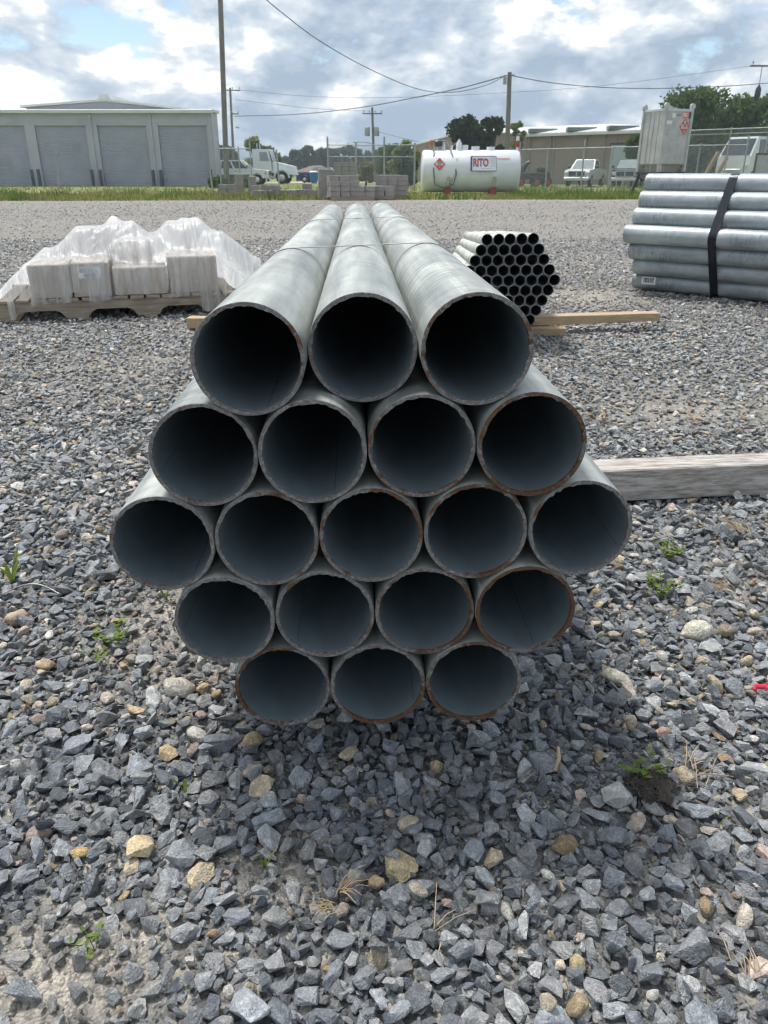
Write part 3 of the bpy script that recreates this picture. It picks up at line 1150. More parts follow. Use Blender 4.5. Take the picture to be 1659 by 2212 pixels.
cents = []
for ri, row in enumerate(DEPTH):
    for ci in range(len(row)):
        cents.append(((X0 + (ci - (len(row) - 1) / 2) * SPC) * D, (Z0 - ZR[ri]) * D))
hullp = hex_hull(cents, D / 2 + 0.0008)
MB0 = MP.copy()
MB0.translation = CAM0
tag(band('steel_band', hullp, 12.15 * D, 0.021, 0.0015, MB0, M_band, 0.02), 'thin steel band around the large pipe stack, nearer to its front end', 'band', 'bands around the large stack')
tag(band('steel_band', hullp, 20.8 * D, 0.021, 0.0015, MB0, M_band, -0.015), 'thin steel band around the large pipe stack, towards its far end', 'band', 'bands around the large stack')

# ------------------------------------------------------------------ timbers


def timber(name, label, p0, p1, w, h, z0, m, z1=None, bev=0.004, wane=0.006, cat='timber', group=None):
    """squared timber from p0 to p1 (front bottom edge, plan), width w away from the camera, height h"""
    p0, p1 = Vector((p0[0], p0[1], 0)), Vector((p1[0], p1[1], 0))
    ax = (p1 - p0)
    L_ = ax.length
    ax.normalize()
    nrm = Vector((-ax.y, ax.x, 0))
    bm = bmesh.new()
    ns = max(4, int(L_ / 0.08))
    z1 = z0 if z1 is None else z1
    rings = []
    for i in range(ns + 1):
        t = i / ns
        zb = 0
        prof = [(bev, 0), (w - bev, 0), (w, bev), (w, h - bev), (w - bev, h), (bev, h), (0, h - bev), (0, bev)]
        vs = []
        for k, (a, b) in enumerate(prof):
            nn = noise.noise(Vector((t * L_ * 3.0, k * 2.7, L_))) * wane * 0.5 + noise.noise(Vector((t * L_ * 14, k * 1.3, L_ + 4))) * wane * 0.25
            vs.append(bm.verts.new((t * L_, a + (nn if a < w / 2 else -nn), b + (z1 - z0) * t + nn * 0.6)))
        rings.append(vs)
    for i in range(ns):
        for k in range(8):
            bm.faces.new((rings[i][k], rings[i][(k + 1) % 8], rings[i + 1][(k + 1) % 8], rings[i + 1][k]))
    bm.faces.new(rings[0][::-1])
    bm.faces.new(rings[-1])
    bmesh.ops.recalc_face_normals(bm, faces=bm.faces[:])
    me = bpy.data.meshes.new(name)
    bm.to_mesh(me)
    bm.free()
    me.materials.append(m)
    o = link(name, me)
    o.matrix_world = Matrix(((ax.x, nrm.x, 0, p0.x), (ax.y, nrm.y, 0, p0.y), (0, 0, 1, z0), (0, 0, 0, 1)))
    return tag(o, label, cat, group)


a_ = gnd(1358, 1084)
b_ = gnd(1659, 1070)
dv = (b_ - a_).normalized()
timber('timber', 'thick weathered grey timber under the large stack, sticking out to the right', a_ - dv * 1.55, b_ + dv * 0.55, 0.115, 0.118, 0.002, M_timber_old, group='timbers on the ground')
a_ = gnd(405, 712)
timber('timber', 'tan timber end poking out left of the large stack beside the pallet', (a_.x, a_.y), (a_.x + 1.75, a_.y - 0.10), 0.10, 0.075, 0.008, M_timber_new, group='timbers on the ground')
pb = gnd(1222, 728)
timber('timber', 'short lower tan board under the long board of the small pipe bundle', (pb.x - 0.85, pb.y + 0.02), (pb.x, pb.y), 0.10, 0.056, 0.004, M_timber_new, group='timbers on the ground')
r0 = gnd(1425, 697, 0.066)
timber('timber', 'long split tan board under the small pipe bundle, lying on a shorter board', (pb.x - 0.75, pb.y + 0.015), (r0.x, r0.y), 0.11, 0.058, 0.0615, M_timber_new, z1=0.075, wane=0.012, group='timbers on the ground')

# ------------------------------------------------------------------ the small bundle (61 pipes)
SD = 0.0705
SA, SR, SU = axis_frame(926, 490, 0.0)
row5 = 604.7
k5 = SD * F_PX / 24.35
cR = CAM0 + ray(1197.6, 604.7) * k5                 # rightmost pipe of the widest row
MS = Matrix((SR, SA, SU)).transposed().to_4x4()
rows9 = [5, 6, 7, 8, 9, 8, 7, 6, 5]
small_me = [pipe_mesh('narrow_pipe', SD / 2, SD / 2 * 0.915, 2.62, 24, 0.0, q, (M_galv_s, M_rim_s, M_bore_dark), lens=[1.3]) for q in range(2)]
for ri, n_ in enumerate(rows9):
    for ci in range(n_):
        lat = (ci - (n_ - 1) / 2) - 4.0
        pos = cR + SR * (lat * SD * 1.004) + SU * ((4 - ri) * 0.867 * SD) + SA * random.uniform(-0.008, 0.008)
        o = link('narrow_pipe', small_me[(ri + ci) % 2])
        M = MS.copy()
        M.translation = pos
        o.matrix_world = M
        tag(o, 'narrow pipe in the small hexagonal bundle, %s row from top, %s from left' % (ORD[ri], ORD[ci]), 'pipe', 'pipes of the small bundle')
sc_ = [((-4 + (ci - (n_ - 1) / 2)) * SD * 1.004, (4 - ri) * 0.867 * SD) for ri, n_ in enumerate(rows9) for ci in range(n_)]
MSB = MS.copy()
MSB.translation = cR
tag(band('steel_band', hex_hull(sc_, SD / 2 + 0.0006), 0.16, 0.02, 0.0012, MSB, M_band), 'narrow steel band near the open ends of the small bundle', 'band')

# ------------------------------------------------------------------ the strapped bundle at the right (37 pipes)
BD = 0.164
bA = Vector((math.sin(R(48)), -math.cos(R(48)), 0))   # from the far left end towards the viewer's right
bN = Vector((math.cos(R(48)), math.sin(R(48)), 0))    # across the bundle, away
bU = Vector((0, 0, 1))
p7 = at(1374, 603.6, 7.69)
base = Vector((p7.x, p7.y, 0))
MBB = Matrix((bN, bA, bU)).transposed().to_4x4()
if MBB.to_3x3().determinant() < 0:
    MBB = Matrix((-bN, bA, bU)).transposed().to_4x4()
rows7 = [4, 5, 6, 7, 6, 5, 4]
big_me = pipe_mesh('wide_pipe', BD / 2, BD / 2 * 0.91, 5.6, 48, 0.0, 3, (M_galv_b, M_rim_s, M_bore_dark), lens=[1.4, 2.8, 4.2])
SIDE = ['nearest', 'second', 'third', 'fourth', 'fifth', 'sixth', 'farthest']
bc = []
for ri, n_ in enumerate(rows7):
    for ci in range(n_):
        lat = ci - (n_ - 4) / 2.0
        z = 0.02 + BD / 2 + (6 - ri) * 0.867 * BD
        ends = [0.0, 0.0, 0.01, -0.03, -0.01, 0.02, 0.0][ri]
        pos = base + bN * (lat * BD * 1.004) + bU * z + bA * (ends + (random.uniform(-0.012, 0.012) if ci == 0 else random.uniform(-0.02, 0.02)))
        o = link('wide_pipe', big_me)
        M = MBB.copy()
        M.translation = pos
        o.matrix_world = M
        tag(o, 'bluish pipe in the strapped bundle at right, %s row from top, %s across' % (ORD[ri], ORD[ci]), 'pipe', 'pipes of the strapped bundle')
        sgn = 1 if (MBB.to_3x3().col[0] - bN).length < 0.1 else -1
        bc.append((sgn * lat * BD * 1.004, z))
        if ri == 6 and ci == 0:
            # barcode label stuck on the pipe
            lb = MB()
            vs, fs = [], []
            rr = BD / 2 + 0.0012
            for yy in (0.10, 0.235):
                for q in range(7):
                    an = math.pi + sgn * 0 - 0.55 + 0.85 * q / 6
                    vs.append((sgn * rr * math.cos(an), yy, -rr * math.sin(an) if False else rr * math.sin(math.pi - an)))
            for q in range(6):
                fs.append((q, q + 1, q + 8, q + 7))
            lb.add(vs, fs)
            lo_ = lb.build('label', M_paper, o)
            bars = MB()
            rr = BD / 2 + 0.0022
            y = 0.115
            rb_ = random.Random(3)
            while y < 0.215:
                wbar = rb_.choice((0.003, 0.005, 0.008))
                vs, fs = [], []
                for yy in (y, y + wbar):
                    for q in range(4):
                        an = math.pi - 0.42 + 0.55 * q / 3
                        vs.append((sgn * rr * math.cos(an), yy, rr * math.sin(math.pi - an)))
                for q in range(3):
                    fs.append((q, q + 1, q + 5, q + 4))
                bars.add(vs, fs)
                y += wbar + rb_.choice((0.003, 0.005))
            bars.build('barcode', M_ink, lo_)
MBS = MBB.copy()
MBS.translation = base
tag(band('blue_black_strap', hex_hull(bc, BD / 2 + 0.001), 0.78, 0.072, 0.002, MBS, M_bluestrap), 'wide dark blue black strap with rust spots around the right bundle', 'strap')
# dunnage that carries the bundle outside the picture
for s_ in (1.9, 4.4):
    q = base + bA * s_
    timber('timber', 'flat board under the strapped bundle, %s' % ('nearer its left end' if s_ < 3 else 'at its right end'), (q.x - bN.x * 0.2, q.y - bN.y * 0.2), (q.x + bN.x * 0.9, q.y + bN.y * 0.9), 0.09, 0.018, 0.001, M_timber_new, wane=0.001, group='timbers on the ground')

# ------------------------------------------------------------------ pallet with cartons under film
pA, pB = gnd(2, 698), gnd(515, 674)
pax = (pB - pA)
PLEN = pax.length
pax.normalize()
pn_ = Vector((-pax.y, pax.x, 0))
MPAL = Matrix(((pax.x, pn_.x, 0, pA.x), (pax.y, pn_.y, 0, pA.y), (0, 0, 1, 0), (0, 0, 0, 1)))


def on_pallet(x, y, t):
    """local (s, z) where the sight line meets the vertical plane t behind the pallet's front"""
    d = ray(x, y)
    o_ = CAM0 - (pA + pn_ * t)
    k = -o_.dot(pn_) / d.dot(pn_)
    P = CAM0 + d * k
    return (P - pA).dot(pax), P.z


DECK = on_pallet(247, 641, 0.0)[1]
PAL_D = 0.95
pal = empty('pallet')
pal.matrix_world = MPAL
tag(pal, 'long wooden pallet with notched stringers, carrying cartons at the left', 'pallet')
sh = DECK - 0.022
for t in (0.0, PAL_D * 0.47, PAL_D - 0.04):
    poly = [(0, 0.012)]
    for c0 in (0.10, 0.62, 1.14):
        c0 = c0 * PLEN / 1.75
        poly += [(c0, 0.012), (c0 + 0.03, 0.055), (c0 + 0.07, 0.075), (c0 + 0.30, 0.075), (c0 + 0.34, 0.055), (c0 + 0.37, 0.012)]
    poly += [(PLEN, 0.012), (PLEN, sh), (0, sh)]
    MB().prism(poly, t, t + 0.045, 'y').build('stringer', M_pallet, pal)
nb_ = 15
for i in range(nb_):
    s0 = PLEN * i / nb_ + 0.006
    wv = PLEN / nb_ * random.uniform(0.80, 0.90)
    MB().bbox((s0, -0.012 + random.uniform(-0.006, 0.006), sh + 0.001), (s0 + wv, PAL_D + 0.01, DECK), 0.003).build('deck_board', M_pallet, pal)
for s0 in (0.03, 0.55, 1.05, PLEN - 0.12):
    MB().bbox((s0, -0.02, -0.003), (s0 + 0.10, PAL_D + 0.02, 0.0115), 0.002).build('bottom_board', M_pallet, pal)

cartons = [
    # x0, x1, ytop, ybot, t0, depth, label
    (69, 158, 572, 644, 0.03, 0.36, 'brown carton at the left end of the front row on the pallet'),
    (161, 243, 567, 641, 0.03, 0.36, 'brown carton with a white paper label, second in the front row'),
    (249, 365, 577, 638, 0.04, 0.30, 'low wide brown carton in the middle of the front row'),
    (369, 473, 553, 631, 0.05, 0.36, 'tall brown carton at the right end of the front row'),
    (269, 338, 520, 577, 0.30, 0.16, 'brown carton rising behind the low wide carton'),
    (95, 168, 545, 600, 0.50, 0.36, 'film covered carton at the rear left of the pallet'),
    (176, 246, 497, 600, 0.50, 0.36, 'tall film covered carton, second in the rear row'),
    (250, 300, 486, 600, 0.50, 0.36, 'film covered carton in the middle of the rear row'),
    (375, 440, 484, 600, 0.50, 0.36, 'film covered carton at the right of the rear row'),
]
sup = []
for k, (x0, x1, yt, yb, t0, dp, lab) in enumerate(cartons):
    s0 = on_pallet(x0, yb, t0)[0]
    s1 = on_pallet(x1, yb, t0)[0]
    zt = on_pallet((x0 + x1) / 2, yt, t0)[1]
    zb = DECK + 0.001
    r_ = empty('carton')
    r_.matrix_world = MPAL
    tag(r_, lab, 'carton', 'cartons on the pallet')
    MB().bbox((s0, t0, zb), (s1, t0 + dp, zt), 0.006).build('box', M_card, r_)
    MB().box(((s0 + s1) / 2 - 0.025, t0 - 0.0012, zt - 0.07), ((s0 + s1) / 2 + 0.025, t0 - 0.0004, zt - 0.004)).build('tape', mat('tape', (0.50, 0.44, 0.35), 0.3, 0, 0.05, 5) if 'tape' not in MATS else MATS['tape'], r_)
    if k == 1:
        lw = s1 - s0
        la = MB().box((s0 + lw * 0.18, t0 - 0.003, zt - 0.115), (s0 + lw * 0.78, t0 - 0.0015, zt - 0.03)).build('label', M_paper, r_)
        tb = MB()
        for q in range(4):
            tb.box((s0 + lw * 0.22, t0 - 0.0045, zt - 0.045 - q * 0.008), (s0 + lw * (0.55 + 0.15 * (q % 2)), t0 - 0.0035, zt - 0.042 - q * 0.008))
        x_ = s0 + lw * 0.33
        while x_ < s0 + lw * 0.66:
            tb.box((x_, t0 - 0.0045, zt - 0.105), (x_ + 0.004, t0 - 0.0035, zt - 0.08))
            x_ += random.choice((0.007, 0.010))
        tb.build('label_print', M_ink, la)
    sup.append((s0, s1, t0, t0 + dp, zt))
# wad of loose film at the right rear that props the sheet up
kn = on_pallet(466, 503, 0.45)
sup.append((kn[0] - 0.05, kn[0] + 0.05, 0.42, 0.55, kn[1]))
pk = on_pallet(244, 469, 0.62)
sup.append((pk[0] - 0.01, pk[0] + 0.01, 0.60, 0.64, pk[1]))
pk = on_pallet(400, 474, 0.62)
sup.append((pk[0] - 0.03, pk[0] + 0.10, 0.58, 0.66, pk[1]))

nu, nv = 190, 110
su = np.linspace(-0.16, PLEN + 0.26, nu)
tv = np.linspace(-0.09, PAL_D + 0.25, nv)
S_, T_ = np.meshgrid(su, tv)
Zf = np.full(S_.shape, -1.0)
for (s0, s1, t0, t1, h) in sup:
    dl = np.maximum(s0 - S_, 0)
    dr = np.maximum(S_ - s1, 0)
    df = np.maximum(t0 - 0.02 - T_, 0)
    db = np.maximum(T_ - t1, 0)
    Zf = np.maximum(Zf, h + 0.012 - 0.85 * dl - 0.80 * dr - 0.95 * df - 1.2 * db)
Zb = Zf.copy()
Zs = np.full(S_.shape, -1.0)
for (s0, s1, t0, t1, h) in sup:
    Zs = np.where((S_ > s0 - 0.015) & (S_ < s1 + 0.015) & (T_ > t0 - 0.015) & (T_ < t1 + 0.015), np.maximum(Zs, h + 0.008), Zs)
for it in range(34):
    if it < 31:
        Zf = np.maximum(Zf, Zs)
    P_ = np.pad(Zf, 1, mode='edge')
    Zf = 0.5 * Zf + 0.125 * (P_[:-2, 1:-1] + P_[2:, 1:-1] + P_[1:-1, :-2] + P_[1:-1, 2:])
# steep fall in front of the front row
front = np.clip((0.02 - T_) / 0.10, 0, 1)
Zf = Zf - front * 0.50
for j in range(nv):
    for i in range(nu):
        s, t = S_[j, i], T_[j, i]
        g = noise.noise(Vector((s * 15 + 3 * noise.noise(Vector((s * 3, t * 5, 1))), t * 5, 0.5)))
        g2 = noise.noise(Vector((s * 9 + 5, t * 14, 3.5)))
        g3 = noise.noise(Vector((s * 60, t * 9, 5.5)))
        Zf[j, i] += 0.011 * abs(g) + 0.008 * g2 + 0.002 * g3
floor_ = np.where((S_ > -0.02) & (S_ < PLEN + 0.02) & (T_ > -0.02) & (T_ < PAL_D + 0.02), DECK + 0.012, 0.03)
film_v = []
for j in range(nv):
    for i in range(nu):
        s, t = S_[j, i], T_[j, i]
        yy = t - 0.012 * noise.noise(Vector((s * 16, Zf[j, i] * 6, 9)))
        film_v.append((s, yy, max(Zf[j, i], floor_[j, i] + 0.012 * noise.noise(Vector((s * 12, t * 12, 2))))))
film_f = []
for j in range(nv - 1):
    for i in range(nu - 1):
        zz = Zf[j, i] - floor_[j, i]
        hem = -0.06 - 0.10 * noise.noise(Vector((su[i] * 5, tv[j] * 5, 8)))
        if tv[j] < 0.0 and Zf[j, i] < DECK - 0.035 + 0.07 * noise.noise(Vector((su[i] * 6, 0, 3))) and 0.12 < su[i] < PLEN - 0.3:
            continue
        if zz > hem:
            a = j * nu + i
            film_f.append((a, a + 1, a + nu + 1, a + nu))
fm = bpy.data.meshes.new('plastic_film')
fm.from_pydata(film_v, [], film_f)
bm = bmesh.new()
bm.from_mesh(fm)
bmesh.ops.delete(bm, geom=[v for v in bm.verts if not v.link_faces], context='VERTS')
for f in bm.faces:
    f.smooth = True
bm.to_mesh(fm)
bm.free()


def film_mat():
    m = bpy.data.materials.new('stretch_film')
    m.use_nodes = True
    N, L = m.node_tree.nodes, m.node_tree.links
    N.clear()
    o = nd(N, 'ShaderNodeOutputMaterial')
    t = nd(N, 'ShaderNodeTexCoord')
    mp_ = nd(N, 'ShaderNodeMapping')
    mp_.inputs['Scale'].default_value = (17, 2.2, 1.8)
    L.new(t.outputs['Object'], mp_.inputs[0])
    nz = nd(N, 'ShaderNodeTexNoise', i_Scale=1.0, i_Detail=5.0, i_Roughness=0.6, i_Distortion=0.35)
    L.new(mp_.outputs[0], nz.inputs['Vector'])
    sx = nd(N, 'ShaderNodeSeparateXYZ')
    ge = nd(N, 'ShaderNodeTexCoord')
    L.new(ge.outputs['Object'], sx.inputs[0])
    # the sheet is folded over several times on top and single at the front
    dep = nd(N, 'ShaderNodeMapRange')
    dep.inputs['From Min'].default_value = 0.0
    dep.inputs['From Max'].default_value = 0.34
    dep.inputs['To Min'].default_value = -0.22
    dep.inputs['To Max'].default_value = 0.40
    L.new(sx.outputs['Y'], dep.inputs['Value'])
    op = nd(N, 'ShaderNodeMapRange')
    op.inputs['From Min'].default_value = 0.3
    op.inputs['From Max'].default_value = 0.72
    op.inputs['To Min'].default_value = 0.25
    op.inputs['To Max'].default_value = 0.92
    L.new(nz.outputs['Fac'], op.inputs['Value'])
    ad = nd(N, 'ShaderNodeMath', operation='ADD', use_clamp=True)
    L.new(op.outputs[0], ad.inputs[0])
    L.new(dep.outputs[0], ad.inputs[1])
    tr = nd(N, 'ShaderNodeBsdfTransparent')
    tl = nd(N, 'ShaderNodeBsdfTranslucent')
    tl.inputs[0].default_value = (0.94, 0.95, 0.94, 1)
    pr = nd(N, 'ShaderNodeBsdfPrincipled')
    pr.inputs['Base Color'].default_value = (0.92, 0.93, 0.94, 1)
    pr.inputs['Roughness'].default_value = 0.22
    m1 = nd(N, 'ShaderNodeMixShader')
    m1.inputs[0].default_value = 0.45
    L.new(tl.outputs[0], m1.inputs[1])
    L.new(pr.outputs[0], m1.inputs[2])
    m2 = nd(N, 'ShaderNodeMixShader')
    L.new(ad.outputs[0], m2.inputs[0])
    L.new(tr.outputs[0], m2.inputs[1])
    L.new(m1.outputs[0], m2.inputs[2])
    L.new(m2.outputs[0], o.inputs[0])
    bp = nd(N, 'ShaderNodeBump', i_Strength=0.9, i_Distance=0.03)
    L.new(nz.outputs['Fac'], bp.inputs['Height'])
    L.new(bp.outputs[0], pr.inputs['Normal'])
    L.new(bp.outputs[0], tl.inputs['Normal'])
    return m


fm.materials.append(film_mat())
film = link('plastic_film', fm)
film.matrix_world = MPAL
tag(film, 'crumpled clear white plastic film draped over the cartons on the pallet', 'plastic film')

# ------------------------------------------------------------------ storage building


def hexa(mb, bot, top, mi=0):
    return mb.add(list(bot) + list(top), [(3, 2, 1, 0), (4, 5, 6, 7), (0, 1, 5, 4), (1, 2, 6, 5), (2, 3, 7, 6), (3, 0, 4, 7)], mi)


YB = 68.0
bx = lambda px, py=335: at(px, py, YB).x
zt_ = at(300, 241, YB).z
zd_ = at(300, 266, YB).z
sb = empty('storage_building', (bx(240), YB, 0))
tag(sb, 'grey metal storage building with a row of roller doors', 'building')
ox = bx(240)
edges = [(-250, -150), (-136, -36), (-22, 62), (84, 193), (217, 323), (347, 451)]
xl, xr = bx(-330) - ox, bx(463) - ox
spans = [(bx(a) - ox, bx(b) - ox) for a, b in edges]
lint = MB().box((xl, 0, zd_), (xr, 0.3, zt_ - 0.001))
lint.build('lintel_wall', M_wall_grey, sb)
prev = xl
for (a, b) in spans + [(xr, xr)]:
    if a > prev:
        MB().bbox((prev, 0.004, -0.06), (a, 0.30, zd_ - 0.002), 0.012).build('pier', M_wall_grey, sb)
    prev = b
for (a, b) in spans:
    prof = []
    z = -0.05
    while z < zd_ - 0.02:
        prof += [(0.205, z), (0.205, z + 0.03), (0.16, z + 0.06), (0.16, z + 0.11)]
        z += 0.14
    prof += [(0.20, zd_ - 0.003), (0.26, zd_ - 0.003), (0.26, -0.05)]
    d_ = MB().prism(prof, a + 0.012, b - 0.012, 'x').build('roller_door', M_shutter, sb)
    MB().box((a + 0.014, 0.145, -0.04), (b - 0.014, 0.164, 0.07)).build('bottom_bar', M_steelgrey, d_)
    MB().box((a + 0.02, 0.01, zd_ - 0.16), (b - 0.02, 0.11, zd_ - 0.006)).build('door_hood', M_wall_grey, sb)
MB().box((xr - 0.25, 0.302, -0.06), (xr - 0.005, 2.4, zt_ - 0.01)).build('side_wall', M_wall_grey, sb)
MB().box((xl, 2.15, -0.06), (xr - 0.252, 2.4, zt_ - 0.01)).build('rear_wall', M_wall_grey, sb)
for (px) in (205, 333, 459):
    x_ = bx(px) - ox
    MB().bbox((x_ - 0.07, -0.12, 0.1), (x_ + 0.07, 0.001, zt_ - 0.03), 0.01).build('downpipe', M_wall_grey, sb)
rf = MB().prism([(-0.35, zt_ - 0.12), (-0.35, zt_ + 0.10), (0.0, zt_ + 0.16), (2.6, zt_ + 0.2), (2.6, zt_), (0.3, zt_)], xl - 0.2, xr + 0.15, 'x').build('roof', M_roof_lt, sb)
# higher gable behind the front bays
YG = 2.7
gx = lambda px, py: at(px, py, YB + YG).x - ox
gz = lambda px, py: at(px, py, YB + YG).z
poly = [(gx(58, 240), zt_ + 0.1), (gx(388, 240), zt_ + 0.1), (gx(388, 239), gz(388, 238)), (gx(228, 216), gz(228, 219)), (gx(58, 233), gz(58, 233))]
MB().prism(poly, YG, YG + 12, 'y').build('gable_wall', M_wall_grey, sb)
e_ = 0.16
for (pa, pb_) in (((58, 233), (228, 219)), ((228, 219), (388, 238))):
    x0, z0, x1, z1 = gx(*pa), gz(*pa), gx(*pb_), gz(*pb_)
    if pa[0] == 58:
        x0 -= 0.4
        x1 -= 0.012
    else:
        x1 += 0.3
        x0 += 0.012
    MB().prism([(x0, z0 + 0.004), (x1, z1 + 0.004), (x1, z1 + e_), (x0, z0 + e_)], YG - 0.35, YG + 12.4, 'y').build('gable_roof', M_roof_lt, rf)
xv_, zv_ = gx(228, 216), gz(228, 219) + e_
MB().prism([(xv_ - 0.5, zv_ - 0.05), (xv_ + 0.55, zv_ - 0.05), (xv_ + 0.35, zv_ + 0.32), (xv_ - 0.3, zv_ + 0.32)], YG - 0.4, YG + 12.4, 'y').build('ridge_vent', M_roof_lt, rf)
bp_ = 0
for px, nm in ((73, 'right of the first door'), (87, 'left of the second door'), (202, 'right of the second door'), (220, 'left of the third door'), (333, 'right of the third door'), (350, 'left of the fourth door'), (457, 'right of the fourth door')):
    g = at(px, 398, YB - 0.6)
    h = 1.15 + 0.06 * random.random()
    mb = MB().tube([(0, 0, -0.06), (0, 0, h - 0.06), (0, 0, h)], [0.13, 0.13, 0.10], 12)
    o = mb.build('bollard', mat('bollard_dark', (0.055, 0.07, 0.075), 0.6, 0, 0.2, 3) if 'bollard_dark' not in MATS else MATS['bollard_dark'])
    o.location = (g.x, YB - 0.6, 0)
    tag(o, 'dark steel bollard %s of the storage building' % nm, 'bollard', 'door guards of the storage building')

# ------------------------------------------------------------------ poles and wires


def pole(name, label, ptop, pbase, Y, r0, r1, group='utility poles', extra=0.0):
    t, b = at(*ptop, Y), at(*pbase, Y)
    b.z = -0.06
    d = (t - b)
    t2 = b + d * (1 + extra)
    root = empty(name, b)
    tag(root, label, 'utility pole', group)
    MB().tube([(0, 0, 0), (t2 - b) * 0.5, t2 - b], [r0, (r0 + r1) / 2, r1], 12).build('shaft', M_pole, root)
    return root, t2 - b


def crossarm(root, c, half, az=0.0, ins=3, m=M_pole):
    ax = Vector((math.cos(az), math.sin(az), 0))
    M = Matrix.Translation(c) @ Matrix.Rotation(az, 4, 'Z')
    a = MB().bbox((-half, -0.32, -0.06), (half, -0.20, 0.06), 0.01, M=M).build('crossarm', m, root)
    for k in range(ins):
        q = -half * 0.9 + 1.8 * half * k / (ins - 1)
        p = M @ Vector((q, -0.26, 0.06))
        MB().tube([p, p + Vector((0, 0, 0.08)), p + Vector((0, 0, 0.1)), p + Vector((0, 0, 0.2)), p + Vector((0, 0, 0.26))], [0.02, 0.02, 0.06, 0.07, 0.03], 8).build('insulator', M_steelgrey, a)


pole('utility_pole', 'tall dark wooden pole at the right end of the storage building', (476, 0), (490, 401), 62, 0.20, 0.165, extra=0.22)
r2, t2 = pole('utility_pole', 'slim wooden pole with a crossarm just right of the tall dark pole', (497, 190), (507, 392), 98, 0.17, 0.12)
crossarm(r2, t2 + Vector((0.25, 0, -0.25)), 0.85, 0.2, 3)
crossarm(r2, t2 + Vector((0.3, 0, -2.6)), 0.45, 0.2, 2)
MB().tube([t2 + Vector((0.35, -0.2, -3.9)), t2 + Vector((0.75, -0.2, -4.0))], 0.09, 8).build('bracket', M_steelgrey, r2)
r3, t3 = pole('utility_pole', 'pole with transformer and lamp arm behind the concrete blocks', (804, 232), (809, 394), 92, 0.16, 0.12)
crossarm(r3, t3 + Vector((0, 0, -0.6)), 1.05, 0.1, 4)
for dx in (-0.55, 0.45):
    MB().tube([t3 + Vector((dx, -0.1, -2.75)), t3 + Vector((dx, -0.1, -2.7)), t3 + Vector((dx, -0.1, -1.95)), t3 + Vector((dx, -0.1, -1.85))], [0.25, 0.30, 0.30, 0.2], 12).build('transformer', M_steelgrey, r3)
MB().tube([t3 + Vector((0, -0.1, -3.5)), t3 + Vector((-0.7, -0.3, -3.35)), t3 + Vector((-1.5, -0.5, -3.3))], 0.05, 6).build('lamp_arm', M_steelgrey, r3)
MB().bbox(t3 + Vector((-2.05, -0.65, -3.42)), t3 + Vector((-1.45, -0.4, -3.28)), 0.03).build('lamp_head', M_steelgrey, r3)
r4, t4 = pole('utility_pole', 'wooden pole rising behind the white fuel tank', (1101, 156), (1093, 402), 60, 0.19, 0.145)
MB().tube([t4 + Vector((-0.32, -0.2, -0.75)), t4 + Vector((-0.32, -0.2, -0.3))], 0.13, 10).build('transformer', M_steelgrey, r4)
MB().tube([t4 + Vector((-0.4, 0, -0.2)), t4 + Vector((0.35, 0, -0.16))], 0.05, 6).build('bracket', M_steelgrey, r4)
r5, t5 = pole('utility_pole', 'pole with crossarm at the far right picture edge', (1700, 110), (1672, 402), 66, 0.18, 0.14)
crossarm(r5, t5 + Vector((-0.8, 0, -1.0)), 1.9, 0.05, 3)
MB().tube([t5 + Vector((-1.75, -0.3, -3.3)), t5 + Vector((-1.75, -0.3, -3.0)), t5 + Vector((-1.75, -0.3, -2.5)), t5 + Vector((-1.75, -0.3, -2.2))], [0.1, 0.22, 0.2, 0.03], 10).build('insulator', M_blackp, r5)
MB().tube([t5 + Vector((-1.75, -0.3, -2.25)), t5 + Vector((-1.75, -0.26, -1.0))], 0.03, 6).build('hanger', M_steelgrey, r5)


def wire(label, pts, r=0.03):
    P = [at(*p) for p in pts]
    # smooth through the points
    res = []
    n = len(P)
    for i in range(n - 1):
        p0, p1, p2, p3 = P[max(i - 1, 0)], P[i], P[i + 1], P[min(i + 2, n - 1)]
        for k in range(8):
            t = k / 8
            res.append(0.5 * ((2 * p1) + (p2 - p0) * t + (2 * p0 - 5 * p1 + 4 * p2 - p3) * t * t + (3 * p1 - p0 - 3 * p2 + p3) * t ** 3))
    res.append(P[-1])
    o = MB().tube(res, r * 0.62, 6).build('overhead_wire', M_wire)
    tag(o, label, 'wire', 'overhead wires')


wire('thick twisted cable sagging from the tank pole down to the left', [(1094, 163, 60), (1000, 189, 66), (905, 209, 72), (780, 232, 80), (640, 247, 88), (507, 251, 97.6)], 0.055)
wire('cable running from the tank pole to the right picture edge', [(1103, 163, 60), (1200, 180, 61), (1330, 190, 63), (1480, 190, 64), (1600, 184, 65), (1700, 176, 66)], 0.04)
wire('cable swooping down from the top edge towards the middle of the sky', [(555, -20, 40), (600, 20, 42), (690, 88, 46), (800, 150, 50), (905, 193, 54), (980, 199, 57), (1050, 184, 59), (1094, 162, 60)], 0.032)
wire('faint upper line leaving the slim pole crossarm to the right', [(516, 194, 98), (650, 207, 100), (800, 211, 102), (1000, 205, 104), (1300, 185, 106), (1640, 140, 108)], 0.026)
wire('faint lower line leaving the slim pole to the right', [(508, 215, 98), (600, 226, 96), (700, 236, 94), (800, 240, 92)], 0.026)
wire('pair of drop lines falling from the transformer pole towards the brown building', [(812, 283, 92), (860, 296, 90), (905, 307, 88)], 0.03)

# ------------------------------------------------------------------ fences


